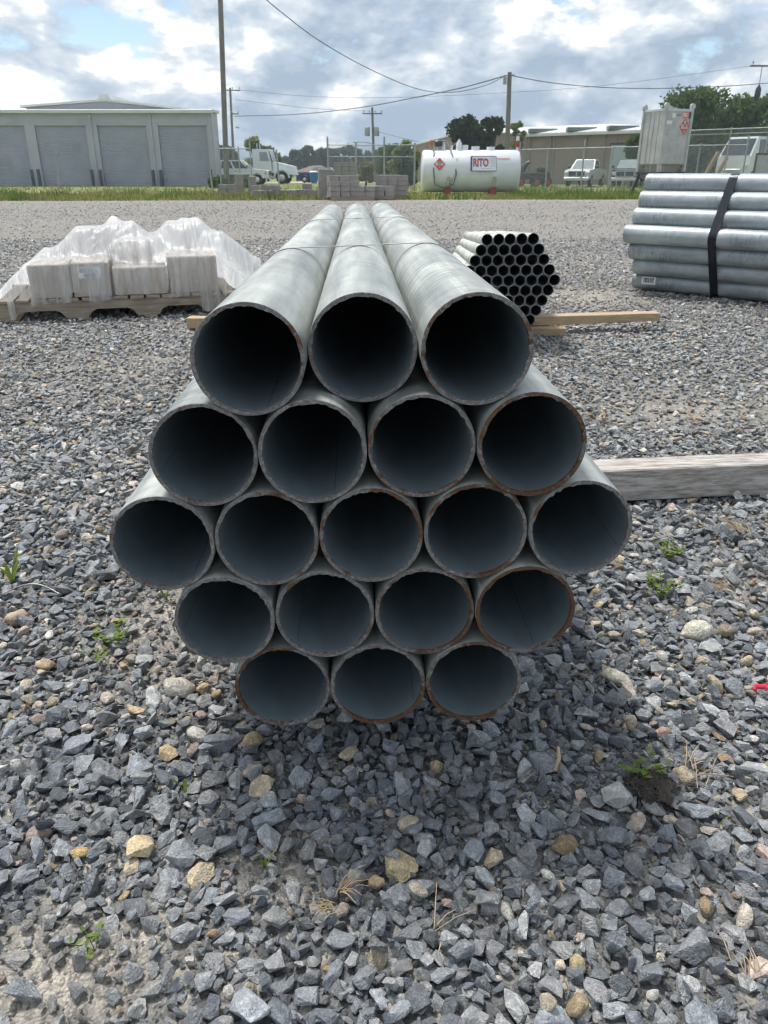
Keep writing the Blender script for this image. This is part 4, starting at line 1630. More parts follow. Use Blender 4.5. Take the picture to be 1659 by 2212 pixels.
def fence(label, pts, h, Ys, rails, post_r=0.045, step=None, wires=True, group='chain link fences', pitch=0.075, bottom=0.04):
    P = [Vector((at(px, 400, Y).x, Y, 0)) for px, Y in zip(pts, Ys)]
    root = empty('chain_link_fence', P[0])
    tag(root, label, 'fence', group)
    o_ = P[0]
    for i, p in enumerate(P):
        q = p - o_
        hh = h + (0.45 if i % 2 == 0 else 0.1)
        MB().tube([q + Vector((0, 0, -0.06)), q + Vector((0, 0, hh))], post_r, 8).build('post', M_steelgrey, root)
    for i in range(len(P) - 1):
        a, b = P[i] - o_, P[i + 1] - o_
        for z in rails:
            MB().tube([a + Vector((0, -0.03, z)), b + Vector((0, -0.03, z))], 0.028, 6).build('rail', M_steelgrey, root)
        if wires:
            mb = MB()
            L_ = (b - a).length
            ax = (b - a) / L_
            w_ = 0.0028
            H_ = h - bottom
            n = int((L_ + H_) / pitch)
            for sgn in (1, -1):
                for k in range(n):
                    s0 = k * pitch - H_ if sgn > 0 else k * pitch
                    s1 = s0 + sgn * H_
                    lo_, hi_ = 0.0, 1.0
                    if min(s0, s1) < 0:
                        if sgn > 0:
                            lo_ = -s0 / H_
                        else:
                            hi_ = s0 / H_
                    if max(s0, s1) > L_:
                        if sgn > 0:
                            hi_ = (L_ - s0) / H_
                        else:
                            lo_ = (s0 - L_) / H_
                    if hi_ - lo_ < 0.02:
                        continue
                    p = a + ax * (s0 + sgn * H_ * lo_) + Vector((0, 0, bottom + H_ * lo_))
                    q = a + ax * (s0 + sgn * H_ * hi_) + Vector((0, 0, bottom + H_ * hi_))
                    dn = Vector((0, 1, 0)) * w_
                    sd = ax * w_ * 1.4
                    mb.add([p - sd, p + dn, p + sd, q - sd, q + dn, q + sd], [(0, 1, 4, 3), (1, 2, 5, 4), (2, 0, 3, 5)])
            f_ = mb.build('fence_mesh', M_steelgrey, root)
            f_['kind'] = 'stuff'
    return root


fence('chain link fence behind the grass, running right from the fuel tank past the pickups', (1118, 1178, 1255, 1316, 1400, 1500, 1600), 2.35, (55, 53, 51, 49.5, 47.5, 46, 45), (2.33,))
fence('tall chain link fence with double top rails at the far right', (1470, 1560, 1640, 1720, 1800), 3.6, (58, 56, 54, 52, 50), (3.58, 3.3, 0.1))
fence('dark chain link fence with a mid rail behind the concrete blocks', (710, 770, 830, 895), 2.6, (54, 54, 54, 54), (2.58, 1.9, 0.1), 0.06)
fence('short chain link fence beside the white trucks', (478, 520, 545), 2.45, (56, 56, 56), (2.43,))
for px, yt, yb, lab in ((124, 322, 417, 'lone leaning steel post in front of the second roller door'), (456, 365, 418, 'short steel post in front of the storage building corner'), (600, 323, 409, 'lone steel post in front of the semi truck wheel')):
    g = gnd(px + 4, yb, -0.05)
    tp = at(px - 3, yt, g.y)
    o = MB().tube([(0, 0, 0), (tp - g)], 0.05, 8).build('steel_post', M_steelgrey)
    o.location = g
    tag(o, lab, 'post', 'lone steel posts')

# ------------------------------------------------------------------ vehicles


def wheel(parent, x, y, r, w, side):
    t = MB().tube([(x, y - w / 2, r), (x, y - w / 2 + 0.03, r), (x, y + w / 2 - 0.03, r), (x, y + w / 2, r)], [r * 0.9, r, r, r * 0.9], 20).build('wheel', M_black, parent)
    yo = y + side * (w / 2 + 0.004)
    MB().tube([(x, yo - side * 0.05, r), (x, yo, r), (x, yo + side * 0.012, r)], [r * 0.58, r * 0.58, r * 0.2], 14).build('rim', M_chrome, t)


def arch(cx, r, z0, n=8):
    a0 = math.asin(min(1, max(-1, (z0 - 0.40) / r)))
    return [(cx - r * math.cos(a), 0.40 + r * math.sin(a)) for a in np.linspace(a0, math.pi - a0, n)]


def pickup(label, loc, rz, paint, crew=False, low=None, sc=1.0, grille_m=None):
    root = empty('pickup_truck', loc, rz)
    root.scale = (sc, sc, sc)
    tag(root, label, 'pickup truck', 'parked trucks')
    poly = [(-2.8, 0.52)] + arch(-1.75, 0.5, 0.52) + arch(1.85, 0.5, 0.52) + [(2.72, 0.52), (2.80, 0.70), (2.78, 1.00), (2.66, 1.14), (1.25, 1.26), (-2.8, 1.22)]
    MB().prism(poly, -0.95, 0.95, 'y').build('body', paint, root)
    if low is not None:
        MB().box((-2.78, -0.957, 0.50), (-2.3, 0.957, 0.78)).box((-1.2, -0.957, 0.50), (1.3, 0.957, 0.80)).build('sill', low, root)
    xb = -1.35 if crew else -0.72
    bot = [(xb, -0.92, 1.215), (1.32, -0.92, 1.215), (1.32, 0.92, 1.215), (xb, 0.92, 1.215)]
    top = [(xb + 0.12, -0.74, 1.92), (0.48, -0.74, 1.92), (0.48, 0.74, 1.92), (xb + 0.12, 0.74, 1.92)]
    hexa(MB(), bot, top).build('cab', paint, root)

    def glass(nm, pts, m=M_glass):
        n = (Vector(pts[1]) - Vector(pts[0])).cross(Vector(pts[3]) - Vector(pts[0])).normalized()
        a = [Vector(p) + n * 0.012 for p in pts]
        b = [Vector(p) - n * 0.01 for p in pts]
        hexa(MB(), b, a).build(nm, m, root)

    def lerp(k, u, v):
        """point on cab face: k side (-1/1) at x fraction u, height fraction v"""
        b0, t0_ = Vector((xb, k * 0.92, 1.215)), Vector((xb + 0.12, k * 0.74, 1.92))
        b1, t1_ = Vector((1.32, k * 0.92, 1.215)), Vector((0.48, k * 0.74, 1.92))
        return b0.lerp(b1, u).lerp(t0_.lerp(t1_, u), v)
    for k in (-1, 1):
        cuts = ((0.08, 0.46), (0.53, 0.93)) if crew else ((0.14, 0.90),)
        for (u0, u1) in cuts:
            pts = [lerp(k, u0, 0.08), lerp(k, u1, 0.08), lerp(k, u1, 0.86), lerp(k, u0, 0.86)]
            if k > 0:
                pts = pts[::-1]
            glass('side_window', pts)
    glass('windshield', [(1.31, -0.82, 1.27), (1.31, 0.82, 1.27), (0.54, 0.68, 1.87), (0.54, -0.68, 1.87)], M_glass_lt)
    glass('rear_window', [(xb, 0.75, 1.33), (xb, -0.75, 1.33), (xb + 0.105, -0.62, 1.82), (xb + 0.105, 0.62, 1.82)])
    MB().bbox((2.74, -0.62, 0.74), (2.83, 0.62, 1.06), 0.02).build('grille', grille_m or M_blackp, root)
    fr = MB()
    fr.box((2.80, -0.68, 1.06), (2.85, 0.68, 1.10)).box((2.80, -0.68, 0.70), (2.85, 0.68, 0.74)).box((2.80, -0.68, 0.741), (2.85, -0.63, 1.059)).box((2.80, 0.63, 0.741), (2.85, 0.68, 1.059)).box((2.835, -0.03, 0.742), (2.86, 0.03, 1.058))
    fr.build('grille_frame', M_chrome, root)
    for k in (-1, 1):
        MB().bbox((2.66, k * 0.80 - 0.13, 0.80), (2.815, k * 0.80 + 0.13, 1.03), 0.03).build('headlight', M_lamp, root)
        MB().bbox((2.55, k * 0.955 - 0.02, 0.82), (2.70, k * 0.955 + 0.01, 0.98), 0.01).build('marker_lamp', M_amber, root)
        MB().bbox((1.02, k * 1.08 - 0.10, 1.28), (1.12, k * 1.08 + 0.10, 1.50), 0.03).build('mirror', M_blackp, root)
        for x in (-1.75, 1.85):
            wheel(root, x, k * 0.84, 0.40, 0.26, k)
        MB().bbox((0.0, k * 0.955 - 0.012, 1.02), (0.2, k * 0.955 + 0.02, 1.06), 0.006).build('door_handle', M_blackp, root)
    MB().bbox((2.76, -0.96, 0.42), (2.92, 0.96, 0.66), 0.04).build('bumper', M_chrome if paint is not M_blackp else M_blackp, root)
    return root


M_vwhite = mat('vehicle_white', (0.72, 0.75, 0.76), 0.25, 0, 0.03, 2)
M_vdark = mat('vehicle_dark_blue', (0.02, 0.028, 0.045), 0.2, 0, 0.1, 2)
g = at(1264, 398, 66)
pickup('white pickup truck facing left behind the chain link fence', (g.x, 66, -0.02), R(242), M_vwhite, low=None)
g = at(1356, 398, 64)
pickup('dark blue pickup truck with chrome grille frame left of the aluminium tote', (g.x, 64, -0.02), R(248), M_vdark)
g = at(522, 396, 72)
pickup('white crew cab pickup truck with black sills, seen from the side at left', (g.x - 0.3, 72, 0), R(-3), M_vwhite, crew=True, low=M_blackp)

# white semi tractor behind the crew cab
g = at(592, 394, 76)
st = empty('semi_truck', (g.x - 0.6, 76, 0), R(-4))
tag(st, 'white semi truck cab with long bonnet, behind the crew cab pickup', 'truck', 'parked trucks')
hexa(MB(), [(-1.0, -1.1, 0.95), (0.75, -1.1, 0.95), (0.75, 1.1, 0.95), (-1.0, 1.1, 0.95)], [(-1.0, -1.05, 2.85), (0.45, -1.05, 2.85), (0.45, 1.05, 2.85), (-1.0, 1.05, 2.85)]).build('cab', M_vwhite, st)
hexa(MB(), [(0.752, -0.95, 0.9), (2.75, -0.85, 0.75), (2.75, 0.85, 0.75), (0.752, 0.95, 0.9)], [(0.752, -0.85, 1.85), (2.6, -0.75, 1.45), (2.6, 0.75, 1.45), (0.752, 0.85, 1.85)]).build('bonnet', M_vwhite, st)
for k in (-1, 1):
    fp = [(1.55 - 0.72 * math.cos(a), 0.52 + 0.72 * math.sin(a)) for a in np.linspace(0, math.pi, 12)] + [(1.55 + 0.60 * math.cos(a), 0.52 + 0.60 * math.sin(a)) for a in np.linspace(0, math.pi, 12)]
    MB().prism(fp, k * 1.0 - 0.18, k * 1.0 + 0.18, 'y').build('fender', M_vwhite, st)
    wheel(st, 1.55, k * 0.98, 0.52, 0.3, k)
    for x in (-2.6, -3.8):
        wheel(st, x, k * 0.9, 0.52, 0.5, k)
    hexa(MB(), [(-0.35, k * 1.108, 1.9), (0.5, k * 1.108, 1.9), (0.5, k * 1.09, 1.9), (-0.35, k * 1.09, 1.9)], [(-0.35, k * 1.085, 2.6), (0.3, k * 1.085, 2.6), (0.3, k * 1.05, 2.6), (-0.35, k * 1.05, 2.6)]).build('side_window', M_glass_lt, st)
    MB().bbox((-1.0, k * 0.9 - 0.2, 0.45), (0.6, k * 0.9 + 0.2, 0.9), 0.05).build('fuel_tank', M_chrome, st)
hexa(MB(), [(0.70, -0.9, 1.9), (0.745, -0.9, 1.9), (0.745, 0.9, 1.9), (0.70, 0.9, 1.9)], [(0.46, -0.9, 2.7), (0.51, -0.9, 2.7), (0.51, 0.9, 2.7), (0.46, 0.9, 2.7)]).build('windshield', M_glass, st)
MB().box((-4.6, -0.45, 0.62), (2.3, -0.33, 0.9)).box((-4.6, 0.33, 0.62), (2.3, 0.45, 0.9)).build('frame', M_blackp, st)
for dx in (0.05, 0.3):
    MB().tube([(-0.9 + dx, 0.4, 2.84), (-0.9 + dx, 0.4, 3.35)], 0.05, 8).build('air_horn', M_chrome, st)

# small blue car by the far house
g = at(690, 391, 84)
car = empty('parked_car', (g.x, 84, 0), R(170))
tag(car, 'small blue car parked in front of the brown roofed house', 'car')
MB().prism([(-2.1, 0.35)] + [(a, b) for a, b in arch(-1.3, 0.36, 0.35)] + [(a, b) for a, b in arch(1.3, 0.36, 0.35)] + [(2.1, 0.35), (2.12, 0.7), (1.2, 0.92), (-2.05, 0.95)], -0.85, 0.85, 'y').build('body', mat('car_blue', (0.02, 0.07, 0.30), 0.25, 0.1, 0.05, 2), car)
hexa(MB(), [(-1.7, -0.8, 0.94), (1.0, -0.8, 0.90), (1.0, 0.8, 0.90), (-1.7, 0.8, 0.94)], [(-1.2, -0.62, 1.42), (0.3, -0.62, 1.42), (0.3, 0.62, 1.42), (-1.2, 0.62, 1.42)]).build('cabin', M_glass_lt, car)
for k in (-1, 1):
    for x in (-1.3, 1.3):
        wheel(car, x, k * 0.75, 0.31, 0.2, k)
g = at(678, 392, 80)
wb = empty('waste_bin', (g.x, 80, -0.02))
tag(wb, 'bright blue wheeled bin standing beside the small blue car', 'bin')
MB().tube([(0, 0, 0.05), (0, 0, 0.98)], [0.30, 0.38], 8, smooth=False).build('tub', M_blue, wb)
MB().tube([(0, 0, 0.982), (0, 0, 1.02), (0, 0, 1.10)], [0.42, 0.42, 0.30], 8, smooth=False).build('lid', M_white, wb)

# white work truck at the far right
g = at(1612, 398, 60)
wt = empty('work_truck', (g.x, 60, 0), R(212))
wt.scale = (1.3, 1.3, 1.3)
tag(wt, 'white flat nosed truck behind the tall fence at the far right', 'truck', 'parked trucks')
hexa(MB(), [(-1.6, -1.0, 0.6), (1.5, -1.0, 0.6), (1.5, 1.0, 0.6), (-1.6, 1.0, 0.6)], [(-1.6, -1.0, 1.55), (1.45, -1.0, 1.55), (1.45, 1.0, 1.55), (-1.6, 1.0, 1.55)]).build('body', M_vwhite, wt)
hexa(MB(), [(-1.5, -0.98, 1.552), (1.42, -0.98, 1.552), (1.42, 0.98, 1.552), (-1.5, 0.98, 1.552)], [(-1.4, -0.85, 2.5), (0.85, -0.85, 2.5), (0.85, 0.85, 2.5), (-1.4, 0.85, 2.5)]).build('cab', M_vwhite, wt)
for k in (-1, 1):
    for (x0, x1) in ((-1.25, -0.3), (-0.15, 0.8)):
        hexa(MB(), [(x0, k * 1.0, 1.65), (x1, k * 1.0, 1.65), (x1, k * 0.955, 1.65), (x0, k * 0.955, 1.65)], [(x0, k * 0.905, 2.35), (x1 - 0.1, k * 0.905, 2.35), (x1 - 0.1, k * 0.86, 2.35), (x0, k * 0.86, 2.35)]).build('side_window', M_glass, wt)
    for x in (-1.1, 1.0):
        wheel(wt, x, k * 0.9, 0.42, 0.28, k)
    MB().bbox((1.44, k * 0.75 - 0.14, 0.95), (1.53, k * 0.75 + 0.14, 1.15), 0.02).build('headlight', M_lamp, wt)
hexa(MB(), [(1.40, -0.85, 1.62), (1.44, -0.85, 1.62), (1.44, 0.85, 1.62), (1.40, 0.85, 1.62)], [(0.92, -0.78, 2.4), (0.96, -0.78, 2.4), (0.96, 0.78, 2.4), (0.92, 0.78, 2.4)]).build('windshield', M_glass, wt)
MB().bbox((1.46, -0.5, 0.72), (1.54, 0.5, 0.92), 0.02).build('grille', M_chrome, wt)

# grey board in a dark frame at the far right
a, b = at(1629, 362, 40), at(1690, 331, 40)
gp = empty('framed_panel', (a.x, 40, 0))
tag(gp, 'pale grey panel in a dark frame above the right bundle', 'panel')
w_, h_ = b.x - a.x, b.z
MB().box((0.07, 0.02, 0.5), (w_ - 0.07, 0.05, h_ - 0.07)).build('sheet', mat('grey_sheet', (0.42, 0.42, 0.42), 0.7, 0, 0.1, 4), gp)
MB().box((0, 0, 0), (0.069, 0.07, h_)).box((w_ - 0.069, 0, 0), (w_, 0.07, h_)).box((0.07, 0, h_ - 0.069), (w_ - 0.07, 0.07, h_)).build('frame', mat('rusty_frame', (0.14, 0.10, 0.07), 0.8, 0, 0.3, 4), gp)

# ------------------------------------------------------------------ fuel tank
TY = 41.6
tl_, tr_ = at(914, 370, TY).x, at(1116, 370, TY).x
ztop, zbot = at(1015, 324, TY).z, at(1015, 415, TY).z
rad = (ztop - zbot) / 2
zc = (ztop + zbot) / 2
ft = empty('fuel_tank', ((tl_ + tr_) / 2, TY, 0))
tag(ft, 'large white cylindrical fuel tank on red saddles', 'fuel tank')
L2 = (tr_ - tl_) / 2
MB().tube([(-L2, 0, zc), (-L2 + 0.02, 0, zc), (L2 - 0.02, 0, zc), (L2, 0, zc)], [rad - 0.015, rad, rad, rad - 0.015], 64).build('shell', M_tankwhite, ft)
for k in (-1, 1):
    MB().tube([(k * (L2 + 0.001), 0, zc), (k * (L2 + 0.05), 0, zc), (k * (L2 + 0.09), 0, zc)], [rad * 0.985, rad * 0.93, rad * 0.7], 48).build('end_cap', M_tankwhite, ft)
for px in (965, 1062):
    x = at(px, 410, TY).x - ft.location.x
    cr = [(-rad * 0.70, -0.05), (rad * 0.70, -0.05), (rad * 0.66, 0.48)] + [(rad * 1.002 * math.sin(a), zc - rad * 1.002 * math.cos(a)) for a in np.linspace(0.70, -0.70, 11)] + [(-rad * 0.66, 0.48)]
    MB().prism(cr, x - 0.14, x + 0.14, 'x').build('saddle', M_red, ft)
    MB().tube([(x, -rad * 0.90, zc - rad * 0.62), (x, -rad * 0.99, zc - rad * 0.25)], 0.09, 10).build('sight_tube', M_chrome, ft)
for px, r_, h_ in ((938, 0.06, 0.25), (958, 0.08, 0.35), (976, 0.05, 0.2), (1005, 0.14, 0.22), (1027, 0.2, 0.16), (1060, 0.2, 0.14), (945, 0.04, 0.3)):
    x = at(px, 320, TY).x - ft.location.x
    MB().tube([(x, 0, zc + rad * 0.98), (x, 0, zc + rad + h_)], [r_, r_], 12).build('fitting', M_tankwhite, ft)
x = at(991, 320, TY).x - ft.location.x
MB().tube([(x, -0.1, zc + rad * 0.97), (x, -0.1, zc + rad + 0.30), (x, -0.1, zc + rad + 0.48)], [0.15, 0.13, 0.02], 12).build('vent_cone', M_tankwhite, ft)
x = at(1117, 320, TY).x - ft.location.x
MB().tube([(x, -0.1, zc + rad * 0.6), (x, -0.1, zc + rad + 0.12)], 0.07, 10).build('vent_pipe', M_tankwhite, ft)
MB().tube([(x, -0.1, zc + rad + 0.121), (x, -0.1, zc + rad + 0.4)], 0.10, 10).build('vent_cap', M_red, ft)
MB().tube([(x, -0.1, zc + rad + 0.401), (x, -0.1, zc + rad + 0.6)], 0.08, 10).build('vent_top', M_white, ft)
x0 = at(941, 320, TY).x - ft.location.x
MB().bbox((x0 - 0.30, -0.15, zc + rad + 0.10), (x0 - 0.08, 0.15, zc + rad + 0.45), 0.05).build('pump', M_orange, ft)
MB().tube([(x0 - 0.06, -0.05, zc + rad + 0.28), (x0 + 0.02, -0.05, zc + rad + 0.28), (x0 + 0.25, -0.05, zc + rad + 0.28), (x0 + 0.32, -0.05, zc + rad + 0.28)], [0.09, 0.15, 0.15, 0.08], 14).build('pump_motor', M_blackp, ft)
xa = x0 - 0.10
hose = [(xa, -0.3, zc + rad + 0.3), (xa - 0.02, -rad * 0.62, zc + rad * 0.86), (xa - 0.03, -rad * 1.04, zc), (xa + 0.05, -rad * 0.92, zc - rad * 0.62), (xa + 0.5, -rad * 0.80, zc - rad * 0.78), (xa + 0.95, -rad * 0.92, zc - rad * 0.62), (xa + 1.08, -rad * 1.05, zc - 0.1), (xa + 0.86, -rad * 0.66, zc + rad * 0.82), (xa + 0.62, -0.3, zc + rad + 0.35), (xa + 0.4, -0.15, zc + rad + 0.4)]
MB().tube(hose, 0.034, 8).build('hose', mat('hose_grey', (0.20, 0.22, 0.21), 0.6, 0, 0.1, 4), ft)
x = at(983, 330, TY).x - ft.location.x
MB().tube([(x, -rad * 0.3, zc + rad * 0.98), (x + 0.04, -rad * 0.85, zc + rad * 0.55), (x, -rad * 1.015, zc), (x - 0.2, -rad * 0.90, zc - rad * 0.48)], 0.014, 6).build('ground_cable', M_wire, ft)


def on_tank(px, phi, off):
    x = at(px, 345, TY).x - ft.location.x
    return Matrix.Translation((x, -(rad + off) * math.cos(phi), zc + (rad + off) * math.sin(phi))) @ Matrix.Rotation(math.pi / 2 - phi, 4, 'X')


def plate(name, w, h, th, M, m, parent, diamond=False):
    if diamond:
        poly = [(0, -h / 2), (w / 2, 0), (0, h / 2), (-w / 2, 0)]
    else:
        poly = [(-w / 2, -h / 2), (w / 2, -h / 2), (w / 2, h / 2), (-w / 2, h / 2)]
    o = MB().prism(poly, 0, th, 'z').build(name, m, parent)
    o.matrix_local = M
    return o


Mt = on_tank(947, 0.33, 0.02)
pl = plate('placard', 0.56, 0.60, 0.008, Mt, M_placard, ft, True)
plate('number_panel', 0.36, 0.15, 0.004, Matrix.Translation((0, 0.02, 0.010)), M_white, pl)
text('number', '1203', 0.165, Matrix.Translation((0, 0.02, 0.018)), M_ink, pl, 0.002, 0.006)
text('hazard_class', '3', 0.12, Matrix.Translation((0, -0.17, 0.012)), M_white, pl, 0.002)
Ms = on_tank(1040, 0.34, 0.045)
sg = plate('logo_sign', 1.25, 0.70, 0.01, Ms, M_white, ft)
fr = MB()
for (a0, a1, b0, b1) in ((-0.625, 0.625, 0.325, 0.35), (-0.625, 0.625, -0.35, -0.325), (-0.625, -0.54, -0.324, 0.324), (0.605, 0.625, -0.324, 0.324)):
    fr.box((a0, b0, 0.011), (a1, b1, 0.016))
fr.build('sign_border', M_navy, sg)
text('logo_letters', 'RITO', 0.50, Matrix.Translation((-0.13, 0.03, 0.014)) @ Matrix.Diagonal((0.66, 1.0, 1, 1)), M_navy, sg, 0.002, 0.022)
text('logo_letters', 'RITO', 0.50, Matrix.Translation((-0.117, 0.04, 0.020)) @ Matrix.Diagonal((0.66, 1.0, 1, 1)), M_placard, sg, 0.002, 0.004)
ln = MB()
for q in range(5):
    ln.box((0.36, 0.22 - q * 0.085, 0.012), (0.56 - 0.04 * (q % 2), 0.245 - q * 0.085, 0.015))
ln.box((-0.1, -0.24, 0.012), (0.45, -0.215, 0.015))
ln.build('sign_lines', mat('sign_grey', (0.45, 0.47, 0.52), 0.6, 0, 0.05, 4), sg)
plate('warning_strip', 0.62, 0.06, 0.006, on_tank(1083, 0.62, 0.012), mat('faded_red', (0.60, 0.33, 0.31), 0.6, 0, 0.1, 6), ft)
plate('end_sticker', 0.22, 0.22, 0.004, Matrix.Translation((-L2 - 0.06, -0.45, zc + rad * 0.62)) @ Matrix.Rotation(-math.pi / 2, 4, 'Y') @ Matrix.Rotation(math.pi / 4, 4, 'Z'), M_placard, ft)

# ------------------------------------------------------------------ aluminium tote on a stand
IY = 41.0
zb_, zt2 = at(1427, 357, IY).z, at(1430, 236, IY).z
g = at(1428, 357, IY + 0.9)
ib = empty('fuel_tote', (g.x, IY + 0.9, 0), R(22))
tag(ib, 'tall aluminium fuel tote standing on black legs', 'tote')
hw = 0.79
MB().bbox((-hw, -hw, zb_), (hw, hw, zt2), 0.06).build('shell', M_alu, ib)
for sx_ in (-1, 1):
    for sy_ in (-1, 1):
        MB().bbox((sx_ * (hw - 0.02) - 0.075, sy_ * (hw - 0.02) - 0.075, zb_ - 0.30), (sx_ * (hw - 0.02) + 0.075, sy_ * (hw - 0.02) + 0.075, zt2 + 0.01), 0.02).build('corner_post', M_alu, ib)
        MB().tube([(sx_ * (hw - 0.02), sy_ * (hw - 0.02) - 0.05, zt2 + 0.14), (sx_ * (hw - 0.02), sy_ * (hw - 0.02) + 0.05, zt2 + 0.14)], 0.14, 12).build('lifting_lug', M_alu, ib)
rim_ = MB()
rim_.box((-hw, -hw - 0.03, zt2 - 0.06), (hw, -hw - 0.001, zt2 + 0.03)).box((-hw - 0.03, -hw, zt2 - 0.06), (-hw - 0.001, hw, zt2 + 0.03))
rim_.build('top_rim', M_chrome, ib)
MB().tube([(0.1, 0, zt2), (0.1, 0, zt2 + 0.12)], 0.3, 16).build('manhole', M_alu, ib)
for q in (-0.35, 0.0, 0.3):
    MB().box((-hw - 0.018, q - 0.03, zb_ + 0.1), (-hw - 0.001, q + 0.03, zt2 - 0.1)).build('side_rib', M_alu, ib)
for sx_ in (-1, 1):
    for sy_ in (-1, 1):
        MB().tube([(sx_ * (hw + 0.12), sy_ * (hw + 0.12), 0), (sx_ * (hw - 0.1), sy_ * (hw - 0.1), zb_ - 0.34)], 0.07, 8).build('stand_leg', M_blackp, ib)
        MB().bbox((sx_ * (hw + 0.12) - 0.2, sy_ * (hw + 0.12) - 0.16, -0.05), (sx_ * (hw + 0.12) + 0.2, sy_ * (hw + 0.12) + 0.16, 0.06), 0.02).build('foot_plate', M_blackp, ib)
MB().box((-hw - 0.05, -hw - 0.05, zb_ - 0.42), (hw + 0.05, hw + 0.05, zb_ - 0.305)).build('stand_deck', M_blackp, ib)
for sy_ in (-1, 1):
    MB().tube([(-hw - 0.02, sy_ * hw, zb_ - 0.5), (hw + 0.02, sy_ * (hw + 0.06), 0.25)], 0.035, 6).build('stand_brace', M_blackp, ib)
MB().tube([(-hw + 0.3, -hw - 0.05, zb_ - 0.44), (-hw + 0.3, -hw - 0.05, zb_ - 1.0)], 0.05, 8).build('drain_pipe', M_timber_new, ib)


def on_tote(x, z, off):
    return Matrix.Translation((x, -hw - off, z)) @ Matrix.Rotation(math.pi / 2, 4, 'X')


pl = plate('placard', 0.62, 0.72, 0.008, on_tote(0.42, zt2 - 0.72, 0.002), M_placard, ib, True)
plate('number_panel', 0.40, 0.17, 0.004, Matrix.Translation((0, 0, 0.010)), M_white, pl)
text('number', '1993', 0.18, Matrix.Translation((0, 0, 0.018)), M_ink, pl, 0.002, 0.004)
text('hazard_class', '3', 0.13, Matrix.Translation((0, -0.22, 0.012)), M_white, pl, 0.002)
MB().prism([(-0.05, 0.14), (0.05, 0.14), (0.03, 0.22), (0, 0.28), (-0.03, 0.22)], 0.009, 0.013, 'z').build('flame_mark', M_white, pl)
ibs = plate('type_sign', 0.36, 0.27, 0.006, on_tote(0.40, zt2 - 0.22, 0.002), mat('sign_orange_red', (0.72, 0.20, 0.13), 0.5, 0, 0.05, 5), ib)
text('type_letters', 'IBC', 0.21, Matrix.Translation((0, 0, 0.010)), M_white, ibs, 0.002, 0.004)
plate('data_plate', 0.18, 0.27, 0.006, on_tote(0.70 - 0.02, zt2 - 0.24, 0.030), M_blackp, ib)
plate('sticker', 0.2, 0.2, 0.004, on_tote(-0.30, zt2 - 0.25, 0.002), M_white, ib)
plate('sticker', 0.3, 0.12, 0.004, on_tote(0.02, zt2 - 0.23, 0.002), mat('grey_print', (0.30, 0.30, 0.31), 0.6, 0, 0.3, 12), ib)
plate('sticker', 0.34, 0.15, 0.004, on_tote(-0.52, zt2 - 0.55, 0.002), M_white, ib)

# ------------------------------------------------------------------ brown building and house
BYc, BYr, BYl = 80.0, 70.0, 97.0
c0 = at(1132, 402, BYc)
cr_ = at(1470, 402, BYr)
cl_ = at(890, 402, BYl)
zE = at(1132, 292, BYc).z
bb = empty('brown_building', (c0.x, BYc, 0))
tag(bb, 'long brown metal building with a pale roof edge and roof vents', 'building')
o_ = Vector((c0.x, BYc, 0))
vr = Vector((cr_.x, BYr, 0)) - o_
vl = Vector((cl_.x, BYl, 0)) - o_


def wall_panels(a, b, z0, z1, th, nm, m, parent, step=1.6, ztop=None):
    """wall built of separate vertical sheets with small joints"""
    d = b - a
    n = max(1, int(d.length / step))
    nr = Vector((d.y, -d.x, 0)).normalized() * th
    for i in range(n):
        p = a + d * ((i + 0.008) / n)
        q = a + d * ((i + 0.992) / n)
        za = z1 if ztop is None else ztop((i + 0.0) / n)
        zb2 = z1 if ztop is None else ztop((i + 1.0) / n)
        zm = Vector((0, 0, 1))
        hexa(MB(), [p + zm * z0, q + zm * z0, q - nr + zm * z0, p - nr + zm * z0], [p + zm * za, q + zm * zb2, q - nr + zm * zb2, p - nr + zm * za]).build(nm, m, parent)


wall_panels(Vector((0, 0, 0)), vr, -0.06, zE, 0.2, 'wall_sheet', M_brown, bb, 3.0)
rise = at(1000, 283, 88).z - zE
tri = lambda t: zE + rise * (1 - abs(t - 0.42) / (0.42 if t < 0.42 else 0.58)) - (0.8 * max(0, t - 0.42))
wall_panels(vl, Vector((0, 0, 0)), -0.06, zE, 0.2, 'wall_sheet', M_brown, bb, 3.0, ztop=lambda t: tri(1 - t))
# roof: eave trim, slopes
nrm_r = Vector((vr.y, -vr.x, 0)).normalized()
def strip(a, b, z0, z1, off, th, nm, m, parent):
    d = (b - a)
    nr = Vector((d.y, -d.x, 0)).normalized()
    p, q = a + nr * off, b + nr * off
    zm = Vector((0, 0, 1))
    hexa(MB(), [p + zm * z0, q + zm * z0, q - nr * th + zm * z0, p - nr * th + zm * z0], [p + zm * z1, q + zm * z1, q - nr * th + zm * z1, p - nr * th + zm * z1]).build(nm, m, parent)
ridge0 = vl * 0.42 + Vector((0, 0, tri(0.42) + 0.12))
ridge1 = ridge0 + vr
e0 = Vector((0, 0, zE + 0.12)) - vr.normalized() * 0.25 + nrm_r * 0.35
e1 = vr + Vector((0, 0, zE + 0.12)) + nrm_r * 0.35
rfm = MB().add([e0, e1, ridge1, ridge0 - vr.normalized() * 0.25, e0 + Vector((0, 0, -0.1)), e1 + Vector((0, 0, -0.1)), ridge1 + Vector((0, 0, -0.1)), ridge0 + Vector((0, 0, -0.1)) - vr.normalized() * 0.25], [(0, 1, 2, 3), (7, 6, 5, 4), (0, 4, 5, 1), (1, 5, 6, 2), (2, 6, 7, 3), (3, 7, 4, 0)])
rof = rfm.build('roof', M_roof_lt, bb)
f0 = vl + Vector((0, 0, tri(1.0) + 0.1)) - vr.normalized() * 0.25
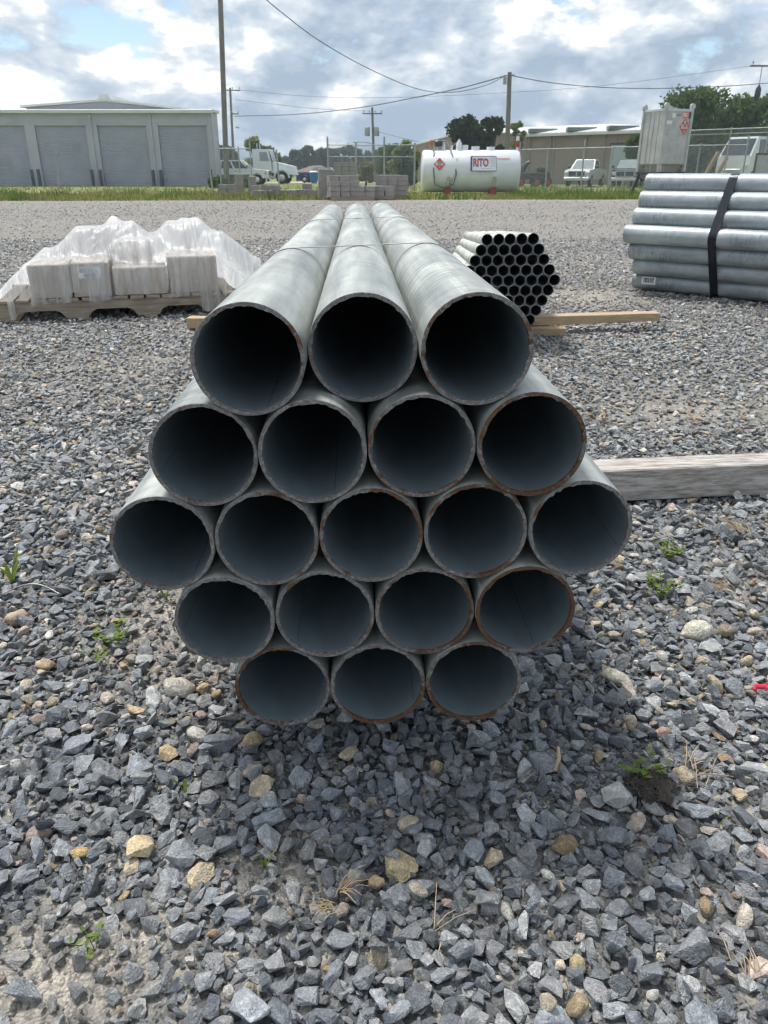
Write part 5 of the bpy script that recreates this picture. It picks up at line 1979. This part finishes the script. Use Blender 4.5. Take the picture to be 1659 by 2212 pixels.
rb2 = MB().add([ridge0 - vr.normalized() * 0.25 + Vector((0, 0, 0.002)), ridge1, vl + vr + Vector((0, 0, tri(1.0) + 0.1)), f0, ridge0 - vr.normalized() * 0.25 + Vector((0, 0, -0.1)), ridge1 + Vector((0, 0, -0.1)), vl + vr + Vector((0, 0, tri(1.0))), f0 + Vector((0, 0, -0.1))], [(0, 1, 2, 3), (7, 6, 5, 4), (0, 4, 5, 1), (1, 5, 6, 2), (2, 6, 7, 3), (3, 7, 4, 0)])
rb2.build('roof_slope', M_roof_lt, rof)
strip(Vector((0, 0, 0)), vr, zE - 0.14, zE + 0.02, 0.40, 0.10, 'gutter', M_roof_lt, bb)
for t in (0.18, 0.44, 0.70, 0.93):
    c = vr * t + (ridge0 - Vector((0, 0, ridge0.z))) * 0.18 + Vector((0, 0, zE + 0.18))
    MB().bbox(c + Vector((-1.3, -0.5, 0)), c + Vector((1.3, 0.5, 0.34)), 0.04).build('roof_vent', mat('vent_grey', (0.20, 0.22, 0.22), 0.6, 0.2, 0.1, 2) if 'vent_grey' not in MATS else MATS['vent_grey'], rof)
for px0, px1, yt in ((1316, 1352, 313),):
    t0 = (at(px0, 402, 73.8).x - c0.x) / vr.x
    t1 = (at(px1, 402, 72.6).x - c0.x) / vr.x
    p, q = vr * t0, vr * t1
    zd2 = at(px0, yt, 73.5).z
    strip(p, q, 0, zd2, 0.06, 0.05, 'large_door', mat('pale_door', (0.40, 0.46, 0.49), 0.6, 0, 0.06, 1), bb)
    strip(p - vr.normalized() * 0.15, q + vr.normalized() * 0.15, zd2 + 0.002, zd2 + 0.18, 0.08, 0.09, 'door_lintel', mat('dark_trim', (0.07, 0.06, 0.055), 0.6), bb)
for t in (0.02, 0.165, 0.40, 0.52):
    strip(vr * t, vr * t + vr.normalized() * 0.12, 0, zE - 0.15, 0.10, 0.09, 'downpipe', M_brown, bb)

# house with a hipped brown roof
hx0, hx1 = at(640, 390, 104).x, at(716, 390, 104).x
hs = empty('house', ((hx0 + hx1) / 2, 104, 0))
tag(hs, 'low brick house with a brown hipped roof behind the trucks', 'house')
hw_ = (hx1 - hx0) / 2
zev = at(680, 372, 104).z
zrd = at(680, 357, 106).z
MB().box((-hw_, 0, -0.06), (hw_, 8, zev)).build('wall', M_brick, hs)
MB().add([(-hw_ - 0.5, -0.5, zev), (hw_ + 0.5, -0.5, zev), (hw_ + 0.5, 8.5, zev), (-hw_ - 0.5, 8.5, zev), (-0.4, 4, zrd), (0.6, 4, zrd)], [(0, 1, 5, 4), (1, 2, 5), (2, 3, 4, 5), (3, 0, 4), (3, 2, 1, 0)]).build('roof', M_shingle, hs)
MB().box((-0.8, -0.06, 0), (1.9, -0.004, zev - 0.25)).build('garage_door', mat('garage_pale', (0.40, 0.43, 0.42), 0.6, 0, 0.05, 1), hs)
MB().box((-3.2, -0.05, 0.6), (-2.2, -0.004, 1.6)).build('window', M_glass, hs)
gd_ = MB().box((at(560, 388, 90).x, 88, -0.05), (at(850, 388, 90).x, 97, -0.045)).build('driveway', mat('pale_concrete', (0.50, 0.47, 0.42), 0.9, 0, 0.1, 0.5))
tag(gd_, kind='structure')

# ------------------------------------------------------------------ concrete block stacks
blk = MB()
blk.bbox((-0.19, -0.095, 0), (0.19, 0.095, 0.185), 0.008)
blk_me = blk.mesh('block', M_block)


def block_stack(label, px, pyb, nx_, ny_, nz_, rz, drop=0.0, seed=0, tilt=0.0, Y=None, pal_=True):
    g = gnd(px, pyb) if Y is None else Vector((at(px, 400, Y).x, Y, 0))
    r_ = random.Random(seed)
    root = empty('block_stack', (g.x, g.y, 0), rz)
    tag(root, label, 'concrete blocks', 'stacks of concrete blocks')
    z0 = 0.0
    if pal_:
        MB().box((-nx_ * 0.2 - 0.05, -ny_ * 0.1 - 0.05, 0.10), (nx_ * 0.2 + 0.05, ny_ * 0.1 + 0.05, 0.125)).box((-nx_ * 0.2, -ny_ * 0.1 - 0.04, 0), (nx_ * 0.2, -ny_ * 0.1 + 0.02, 0.099)).box((-nx_ * 0.2, ny_ * 0.1 - 0.02, 0), (nx_ * 0.2, ny_ * 0.1 + 0.04, 0.099)).build('pallet_base', M_pallet, root)
        z0 = 0.126
    for k in range(nz_):
        for j in range(ny_):
            for i in range(nx_):
                if k >= nz_ - 1 and r_.random() < drop:
                    continue
                if 0 < j < ny_ - 1 and k < nz_ - 1 and 0 < i < nx_ - 1:
                    continue
                b_o = link('block', blk_me, root)
                b_o.location = ((i - (nx_ - 1) / 2) * 0.40 + r_.uniform(-0.012, 0.012), (j - (ny_ - 1) / 2) * 0.20 + r_.uniform(-0.008, 0.008), z0 + k * 0.195)
                b_o.rotation_euler = (0, r_.uniform(-tilt, tilt), r_.uniform(-0.05, 0.05) - tilt * r_.uniform(-1, 1))
    return root


block_stack('tall sagging block stack directly beyond the ends of the large pipes', 742, 431, 3, 4, 4, 0.25, 0.3, 1, 0.08)
block_stack('block stack with an even top right of the sagging stack', 779, 431, 3, 3, 2, -0.05, 0.0, 2, 0.01)
block_stack('low block stack with a loose top block, third along the row', 818, 430, 3, 4, 2, 0.1, 0.3, 3, 0.03)
block_stack('broad block stack at the right end of the row beside the tank', 850, 428, 3, 5, 4, -0.1, 0.35, 4, 0.015)
block_stack('block stack standing farther back behind the row', 746, 0, 3, 4, 7, 0.05, 0.25, 5, 0.005, Y=44)
block_stack('block stack at the back behind the right end of the row', 838, 0, 3, 4, 4, -0.05, 0.4, 6, 0.01, Y=41)
block_stack('low scattered block pile left of the pipes', 575, 428, 3, 3, 2, 0.3, 0.5, 7, 0.15)
block_stack('low flat block pile right of the scattered pile', 612, 427, 3, 3, 1, 0.0, 0.0, 8, 0.02)
block_stack('single row of blocks lying on a pallet near the pipe ends', 672, 426, 5, 2, 1, 0.0, 0.2, 9, 0.03)
block_stack('small block pile with a pale block at the left by the tall pole', 492, 424, 2, 2, 2, 0.1, 0.3, 10, 0.1)
for px, pyb, h, w, lab in ((518, 421, 0.95, 0.42, 'upright grey concrete slab left of the scattered block pile'), (546, 421, 0.85, 0.36, 'narrower upright concrete slab beside the scattered block pile'), (703, 428, 1.15, 0.62, 'tall upright concrete slab at the left of the sagging stack'), (663, 424, 0.55, 0.45, 'small upright concrete block near the pallet of blocks')):
    g = gnd(px, pyb)
    o = MB().bbox((-w / 2, -0.12, -0.03), (w / 2, 0.12, h), 0.02).build('concrete_slab', M_block)
    o.location = (g.x, g.y, 0)
    o.rotation_euler = (0.04, 0.03, 0.2)
    tag(o, lab, 'concrete slab', 'upright concrete slabs')

# machinery half hidden behind the fence right of the tank
g = at(1150, 400, 63)
mc = empty('yard_machine', (g.x, 63, 0))
tag(mc, 'dark low yard machine with red wheels parked right of the fuel tank', 'machine')
MB().bbox((-1.4, -0.5, 0.5), (1.2, 0.5, 1.0), 0.08).build('chassis', M_blackp, mc)
MB().tube([(-0.9, 0, 1.0), (-0.6, 0, 1.5), (-0.3, 0, 1.7)], [0.22, 0.2, 0.12], 10).build('engine_stack', M_blackp, mc)
MB().bbox((0.2, -0.4, 1.002), (0.9, 0.4, 1.35), 0.08).build('seat', M_blackp, mc)
for x in (-1.0, 0.2, 1.0):
    wheel(mc, x, -0.55, 0.32, 0.2, -1)
    MB().tube([(x, -0.665, 0.32), (x, -0.69, 0.32)], 0.2, 12).build('hub', M_red, mc)
    wheel(mc, x, 0.55, 0.32, 0.2, 1)
# tan leaning posts behind the tall fence
for px, yb, yt, lean, lab in ((1520, 362, 328, 26, 'tan weathered beam leaning behind the tall right fence'), (1545, 362, 340, 22, 'shorter tan beam leaning beside the white work truck')):
    a, b = at(px - 12, 404, 59), at(px - 12 + lean * 1.7, yt, 59)
    a.z = -0.05
    o = MB().tube([(0, 0, 0), b - a], 0.14, 8).build('wooden_beam', mat('tan_beam', (0.36, 0.25, 0.15), 0.8, 0, 0.2, 3) if 'tan_beam' not in MATS else MATS['tan_beam'])
    o.location = a
    tag(o, lab, 'beam')

# ------------------------------------------------------------------ trees
LEAF = {
    'dark': leaf_mat('leaf_dark', (0.035, 0.055, 0.022), 0.45, 0.8, 0.25),
    'mid': leaf_mat('leaf_mid', (0.105, 0.165, 0.05), 0.45, 0.7, 0.45),
    'lime': leaf_mat('leaf_lime', (0.20, 0.25, 0.065), 0.40, 0.6, 0.5),
    'far': leaf_mat('leaf_far', (0.085, 0.125, 0.075), 0.35, 0.15, 0.4),
    'tan': leaf_mat('leaf_tan', (0.28, 0.24, 0.11), 0.3, 0.6, 0.3),
}


def tree(label, px, Y, ytop, wpx, kind, n=4000, leaf=0.2, lobes=9, zlow=0.25, seed=1, name='tree', group=None, trunk=True, flat=0.9, gaps=0.0, cat='tree'):
    r_ = np.random.default_rng(seed)
    b = at(px, 400, Y)
    top = at(px, ytop, Y).z
    wid = at(px + wpx / 2, 380, Y).x - at(px - wpx / 2, 380, Y).x
    root = empty(name, (b.x, Y, -0.06))
    tag(root, label, cat, group)
    zl = top * zlow
    cents = []
    for k in range(lobes * 2):
        a = r_.uniform(0, 6.283)
        q = math.sqrt(r_.uniform(0, 1)) * wid * 0.38
        z = r_.uniform(zl + 0.12 * (top - zl), top * 0.96)
        fall = 1 - 0.45 * max(0, (z - zl) / (top - zl) - 0.4)
        rad_ = r_.uniform(0.09, 0.20) * wid
        z = min(z, top - rad_ * 0.75)
        cents.append((q * math.cos(a) * fall, q * math.sin(a) * fall * 0.8, max(z, zl + rad_ * 0.4), rad_))
    cents.append((0.05 * wid, 0, top - 0.13 * wid, 0.13 * wid))
    n = int(n * 1.25)
    cen = np.array(cents)
    per = np.array([c[3] ** 2 for c in cents])
    per = per / per.sum()
    idx = r_.choice(len(cents), n, p=per)
    dv_ = r_.normal(size=(n, 3))
    dv_ /= np.linalg.norm(dv_, axis=1)[:, None]
    rr = r_.uniform(0.15, 1.0, n) ** 0.5
    sp = r_.normal(0, 0.24, (n, 3))
    pos = cen[idx, :3] + (dv_ * rr[:, None] + sp) * cen[idx, 3][:, None] * np.array([1, 1, flat])
    if gaps:
        keep = np.array([noise.noise(Vector(p * (2.6 / max(1, wid * 0.25)))) > -0.38 + gaps * 0.22 for p in pos])
        pos = pos[keep]
    m_ = len(pos)
    u = r_.normal(size=(m_, 3))
    u /= np.linalg.norm(u, axis=1)[:, None]
    w = np.cross(u, r_.normal(size=(m_, 3)))
    w /= np.linalg.norm(w, axis=1)[:, None]
    sz = r_.uniform(0.6, 1.3, m_)[:, None] * leaf
    v = np.concatenate([pos - u * sz, pos + w * sz * 0.6, pos + u * sz, pos - w * sz * 0.6], 1).reshape(-1, 3)
    me = bpy.data.meshes.new('crown')
    me.from_pydata(v.tolist(), [], np.arange(m_ * 4).reshape(-1, 4).tolist())
    me.materials.append(LEAF[kind])
    link('crown', me, root)
    if trunk:
        tm = MB()
        hb = zl + 0.3 * (top - zl)
        tm.tube([(0, 0, 0), (0.05, 0, hb * 0.5), (0.0, 0.05, hb), (0.08, 0, top * 0.8)], [0.035 * wid + 0.05, 0.028 * wid + 0.04, 0.02 * wid + 0.03, 0.03], 8)
        for c in cents[:8]:
            s_ = Vector((0, 0, min(hb * 0.9, c[2] * 0.75)))
            e_2 = Vector(c[:3])
            tm.tube([s_, s_.lerp(e_2, 0.5) + Vector((0, 0, 0.1 * wid * 0.2)), e_2], [0.012 * wid + 0.03, 0.008 * wid + 0.02, 0.015], 5)
        tm.build('trunk', M_bark, root)
    return root


tree('dense dark evergreen tree behind the fuel tank, taller left crown', 1003, 70, 246, 88, 'dark', 7000, 0.2, 12, 0.25, 3, gaps=0.5, group='trees behind the tank')
tree('dark tree crown right of the tall evergreen behind the tank', 1060, 71, 252, 58, 'dark', 4200, 0.2, 9, 0.25, 4, gaps=0.6, group='trees behind the tank')
tree('thin light green tree showing beside the tank pole', 1112, 74, 262, 36, 'lime', 1000, 0.18, 6, 0.5, 5, gaps=1.0)
tree('lime green tree top showing over the brown building', 1048, 110, 278, 110, 'lime', 1500, 0.3, 7, 0.3, 6)
tree('bushy light green tree left of the brown building', 872, 78, 305, 66, 'lime', 4200, 0.22, 12, 0.06, 7)
tree('rounded light green tree behind the dark mid rail fence', 838, 86, 312, 56, 'mid', 3400, 0.24, 10, 0.06, 8)
tree('yellowish shrub behind the dark mid rail fence', 790, 70, 352, 40, 'tan', 1400, 0.2, 7, 0.05, 9, name='shrub', cat='shrub')
tree('dark green shrub by the fence beside the fuel tank', 880, 66, 348, 46, 'dark', 2200, 0.2, 8, 0.03, 10, name='shrub', cat='shrub')
tree('light green tree rising behind the white trucks', 553, 92, 296, 62, 'lime', 3600, 0.24, 11, 0.15, 11, gaps=0.6)
tree('darker tree right beside the light tree behind the trucks', 580, 100, 318, 56, 'mid', 2600, 0.26, 9, 0.1, 12)
tree('bluish tree clump behind the tall dark pole', 497, 140, 318, 52, 'far', 2200, 0.4, 9, 0.05, 13, trunk=False)
fx = [(640, 326), (658, 322), (672, 317), (690, 325), (706, 321), (724, 324), (741, 318), (757, 314), (774, 323), (793, 327), (812, 326), (620, 340), (600, 348), (832, 330), (855, 328)]
for k, (px, yt) in enumerate(fx):
    tree('hazy far treetop, %s from left along the distant tree line' % (ORD + ['tenth', 'eleventh', 'twelfth', 'thirteenth', 'fourteenth', 'fifteenth'])[sorted(fx).index((px, yt))], px, 190 + 6 * (k % 4), yt, 36, 'far', 1300, 0.55, 7, 0.02, 30 + k, group='distant tree line', trunk=False)
tree('large leafy tree right behind the aluminium tote', 1480, 69, 193, 160, 'mid', 11000, 0.17, 16, 0.35, 14, gaps=1.0, group='trees at the far right')
tree('tall leafy tree at the far right picture edge', 1610, 70, 205, 170, 'mid', 11000, 0.17, 15, 0.3, 15, gaps=1.0, group='trees at the far right')
tree('low dense hedge tree behind the tall right fence', 1545, 74, 250, 170, 'mid', 8500, 0.2, 14, 0.05, 16, group='trees at the far right')
tree('deep green shrub filling the gap behind the work truck', 1630, 75, 272, 120, 'dark', 5000, 0.2, 11, 0.03, 17, name='shrub', cat='shrub', group='trees at the far right')
tree('dark green shrub behind the tall fence left of the leaning beams', 1490, 66, 330, 60, 'dark', 3500, 0.18, 9, 0.02, 18, name='shrub', cat='shrub', group='trees at the far right')
tree('green shrub at the left side of the tote in front of the brown building', 1362, 66, 288, 44, 'mid', 2600, 0.18, 8, 0.15, 19, name='shrub', cat='shrub')

# ------------------------------------------------------------------ grass
gb = MB()
rg = random.Random(9)
for _ in range(34000):
    if rg.random() < 0.8:
        y = 34.5 + abs(rg.gauss(0, 5.5))
    else:
        y = rg.uniform(36, 66)
    x = rg.uniform(-0.56, 0.56) * y
    y += 0.075 * x
    v_ = noise.noise(Vector((x * 0.18, y * 0.18, 4)))
    if v_ < -0.25 and rg.random() < 0.7:
        continue
    tuft = max(0.0, noise.noise(Vector((x * 0.7, y * 0.5, 9))) - 0.12)
    h = rg.uniform(0.06, 0.20) * (1.3 if x > 8 else 1.0) * (1 + max(0, v_) + 2.6 * tuft)
    an = rg.uniform(0, 6.283)
    dx, dy = math.cos(an) * 0.035, math.sin(an) * 0.035
    lx, ly = rg.gauss(0, 0.05), rg.gauss(0, 0.05)
    gb.add([(x - dx, y - dy, -0.06), (x + dx, y + dy, -0.06), (x + lx, y + ly, -0.06 + h)], [(0, 1, 2)], 0 if rg.random() < (0.75 if x > 6 else 0.38) + 1.2 * tuft else 1)
grass = gb.build('grass', [leaf_mat('grass_green', (0.15, 0.21, 0.045), 0.4, 0.25, 0.4), leaf_mat('grass_dry', (0.36, 0.31, 0.13), 0.3, 0.3, 0.35)])
tag(grass, 'rough green and dry yellow grass between the yard and the buildings', 'grass', kind='stuff')
for k, (px, pyb, s_, lab) in enumerate(((470, 402, 0.9, 'weedy green bush at the foot of the tall dark pole'), (520, 402, 0.8, 'weedy green bush in front of the crew cab pickup'))):
    Y = 60 if k < 2 else 66.5
    tree(lab, px, Y, pyb - 24 * s_, 50 if k < 2 else 80, 'mid', 900, 0.12, 8, 0.0, 60 + k, name='bush', cat='bush', trunk=False)

# ------------------------------------------------------------------ small things on the gravel


def sprig(label, px, py, size, n, seed, name='weed', blade=False, m=M_weed):
    r_ = random.Random(seed)
    size *= 1.3
    g = gnd(px, py, 0.012)
    root = empty(name, (g.x, g.y, bumpz(g.x, g.y) + 0.004))
    tag(root, label, 'weed', 'weeds in the gravel')
    st_, lf = MB(), MB()
    for k in range(n):
        a = r_.uniform(0, 6.283)
        L_ = size * r_.uniform(0.6, 1.2)
        dr = Vector((math.cos(a), math.sin(a), 0))
        tip = dr * L_ * (0.5 if blade else 0.7) + Vector((0, 0, L_ * (0.9 if blade else 0.65)))
        if blade:
            sd = Vector((-dr.y, dr.x, 0)) * size * 0.06
            mid = tip * 0.55 + Vector((0, 0, L_ * 0.12))
            lf.add([-sd * 0.7, sd * 0.7, mid + sd, tip, mid - sd], [(0, 1, 2, 4), (4, 2, 3)])
        else:
            st_.tube([(0, 0, 0), tip * 0.5 + Vector((0, 0, L_ * 0.1)), tip], size * 0.018, 5)
            for q in range(5):
                t = 0.35 + 0.16 * q
                c = tip * t + Vector((0, 0, L_ * 0.1 * (1 - abs(t - 0.5))))
                b2 = r_.uniform(0, 6.283)
                ld = Vector((math.cos(b2), math.sin(b2), r_.uniform(-0.1, 0.6))).normalized()
                sd = ld.cross(Vector((0, 0, 1))).normalized()
                l2 = size * r_.uniform(0.22, 0.36)
                lf.add([c, c + ld * l2 * 0.5 + sd * l2 * 0.27, c + ld * l2, c + ld * l2 * 0.5 - sd * l2 * 0.27], [(0, 1, 2, 3)])
    if st_.v:
        st_.build('stem', m, root)
    lf.build('leaves', m, root)
    return root


sprig('leafy green weed growing from dark soil at the lower right', 1385, 1668, 0.045, 9, 1)
sprig('small branching weed at mid left of the stack', 240, 1388, 0.05, 7, 2)
sprig('tiny weed just below the branching weed at mid left', 205, 1428, 0.032, 6, 3)
sprig('green grass tuft at the left picture edge', 28, 1258, 0.07, 8, 4, blade=True)
sprig('single grass shoot with splayed blades at the lower left centre', 572, 1872, 0.04, 4, 5, blade=True)
sprig('pale seedling at the lower left by the sandy patch', 205, 2052, 0.03, 5, 6)
sprig('yellowish weed at the right of the middle row pipes', 1445, 1195, 0.05, 8, 7)
sprig('low yellow green weed farther down at the right', 1430, 1282, 0.05, 9, 8)
sprig('weed sprout under the leftmost middle row pipe', 358, 1290, 0.05, 6, 9, blade=True)
sprig('thin grass blade lying between stones below the stack', 400, 1705, 0.05, 3, 10, blade=True)
sprig('flat green leaf lying at the right below the soil patch', 1555, 1768, 0.03, 3, 11, blade=True)
sprig('faint weeds along the timber at the far right', 1500, 905, 0.045, 7, 12, m=M_straw)
sprig('faint weed tuft right of the second row', 1310, 905, 0.045, 6, 13, m=M_straw)
# soil mound under the leafy weed
g = gnd(1408, 1712, 0.0)
mb = MB()
r_ = random.Random(77)
cr_pts = [(c_[0], c_[1], c_[2]) for c_ in ((1, 0, 0), (-1, 0, 0), (0, 1, 0), (0, -1, 0), (0, 0, 1), (0, 0, -1))]
for q in range(420):
    an, rr = r_.uniform(0, 6.283), 0.045 * math.sqrt(r_.random())
    x_, y_ = rr * math.cos(an) * 0.9 * (1 + 0.2 * math.sin(3 * an)), rr * math.sin(an)
    h_ = 0.014 * (1 - (rr / 0.047) ** 2)
    sz = r_.uniform(0.002, 0.0065)
    vs = [(x_ + c_[0] * sz * r_.uniform(0.6, 1.2), y_ + c_[1] * sz * r_.uniform(0.6, 1.2), h_ + c_[2] * sz * r_.uniform(0.5, 1.0)) for c_ in cr_pts]
    mb.add(vs, [(0, 2, 4), (2, 1, 4), (1, 3, 4), (3, 0, 4), (2, 0, 5), (1, 2, 5), (3, 1, 5), (0, 3, 5)])
sm = mb.mesh('soil_mound', M_soil)
o = link('soil_mound', sm)
o.location = (g.x, g.y, 0.012)
tag(o, 'small heap of dark crumbly soil beside the large pale grey stone', 'soil')


def straw(label, px, py, n, size, seed, name='dry_straw'):
    r_ = random.Random(seed)
    g = gnd(px, py, 0.02)
    mb = MB()
    a0 = r_.uniform(0, 3.14)
    for k in range(n):
        a = a0 + r_.gauss(0, 0.55)
        d = Vector((math.cos(a), math.sin(a), r_.uniform(0, 0.45))) * size * r_.uniform(0.5, 1.2)
        o_2 = Vector((r_.gauss(0, size * 0.2), r_.gauss(0, size * 0.2), 0.004))
        mb.tube([o_2, o_2 + d * 0.5 + Vector((0, 0, 0.006)), o_2 + d], [0.0010, 0.0009, 0.0005], 5)
    o = mb.build(name, M_straw)
    o.location = (g.x, g.y, bumpz(g.x, g.y) + 0.018)
    tag(o, label, 'straw', 'dry straw bits')


straw('tangle of dry pale roots below the stack centre', 740, 1925, 16, 0.035, 1)
straw('wispy dry root ball farther down below the stack centre', 715, 1972, 18, 0.026, 2)
straw('dry grass stalks right of the leafy weed', 1500, 1680, 8, 0.07, 3)
straw('thin dry stalks near the bottom centre', 935, 2030, 4, 0.06, 4)
straw('dry brown plant litter at the right edge near the timber', 1600, 1140, 26, 0.07, 5)
straw('dry brown weed wisp at the right below the timber', 1570, 1270, 18, 0.05, 6)
straw('bits of straw at the lower right corner', 1625, 2105, 8, 0.05, 7)
g = gnd(1198, 1665, 0.03)
o = MB().tube([(0, 0, 0), (0.012, 0.022, 0.010), (0.016, 0.05, 0.012)], [0.0035, 0.004, 0.003], 7).build('twig', M_straw)
o.location = g
tag(o, 'short broken tan twig between stones below the stack', 'twig')
# curved black strap scrap, red scrap
g = gnd(68, 1292, 0.02)
o = MB().tube([(-0.075 + 0.15 * t, 0.02 * math.sin(t * 3.1), 0.012 + 0.02 * math.sin(t * 3.14)) for t in np.linspace(0, 1, 9)], 0.002, 6).build('cable_scrap', M_band)
o.location = g
tag(o, 'curved grey cable scrap lying on the gravel at the left', 'scrap')
g = gnd(1648, 1497, 0.015)
mb = MB()
vs, fs = [], []
for i in range(13):
    a = -0.4 + 3.6 * i / 12
    rr = 0.020 + 0.003 * math.sin(i * 1.7)
    for q, (dr_, dz) in enumerate(((0, 0), (0.006, 0.004), (0.012, 0.011), (0.010, 0.013), (0.004, 0.006), (-0.002, 0.002))):
        vs.append(((rr + dr_) * math.cos(a), (rr + dr_) * math.sin(a) * 0.7, 0.004 + dz))
for i in range(12):
    for q in range(6):
        fs.append((i * 6 + q, i * 6 + (q + 1) % 6, (i + 1) * 6 + (q + 1) % 6, (i + 1) * 6 + q))
mb.add(vs, fs, 0, True)
o = mb.build('plastic_scrap', M_redscrap)
o.location = g
o.scale = (0.75, 0.75, 0.75)
tag(o, 'curled bright red plastic scrap at the right picture edge', 'scrap')

# ------------------------------------------------------------------ air
hz = MB().box((-330, -60, -1.2), (330, 290, 24)).build('haze', None)
hz.data.materials.clear()
hm = bpy.data.materials.new('haze_air')
hm.use_nodes = True
hm.node_tree.nodes.clear()
ho = nd(hm.node_tree.nodes, 'ShaderNodeOutputMaterial')
hv = nd(hm.node_tree.nodes, 'ShaderNodeVolumePrincipled')
hv.inputs['Density'].default_value = 0.0008
hv.inputs['Color'].default_value = (0.80, 0.88, 0.96, 1)
hv.inputs['Anisotropy'].default_value = 0.25
hm.node_tree.links.new(hv.outputs[0], ho.inputs['Volume'])
hz.data.materials.append(hm)
tag(hz, kind='stuff')
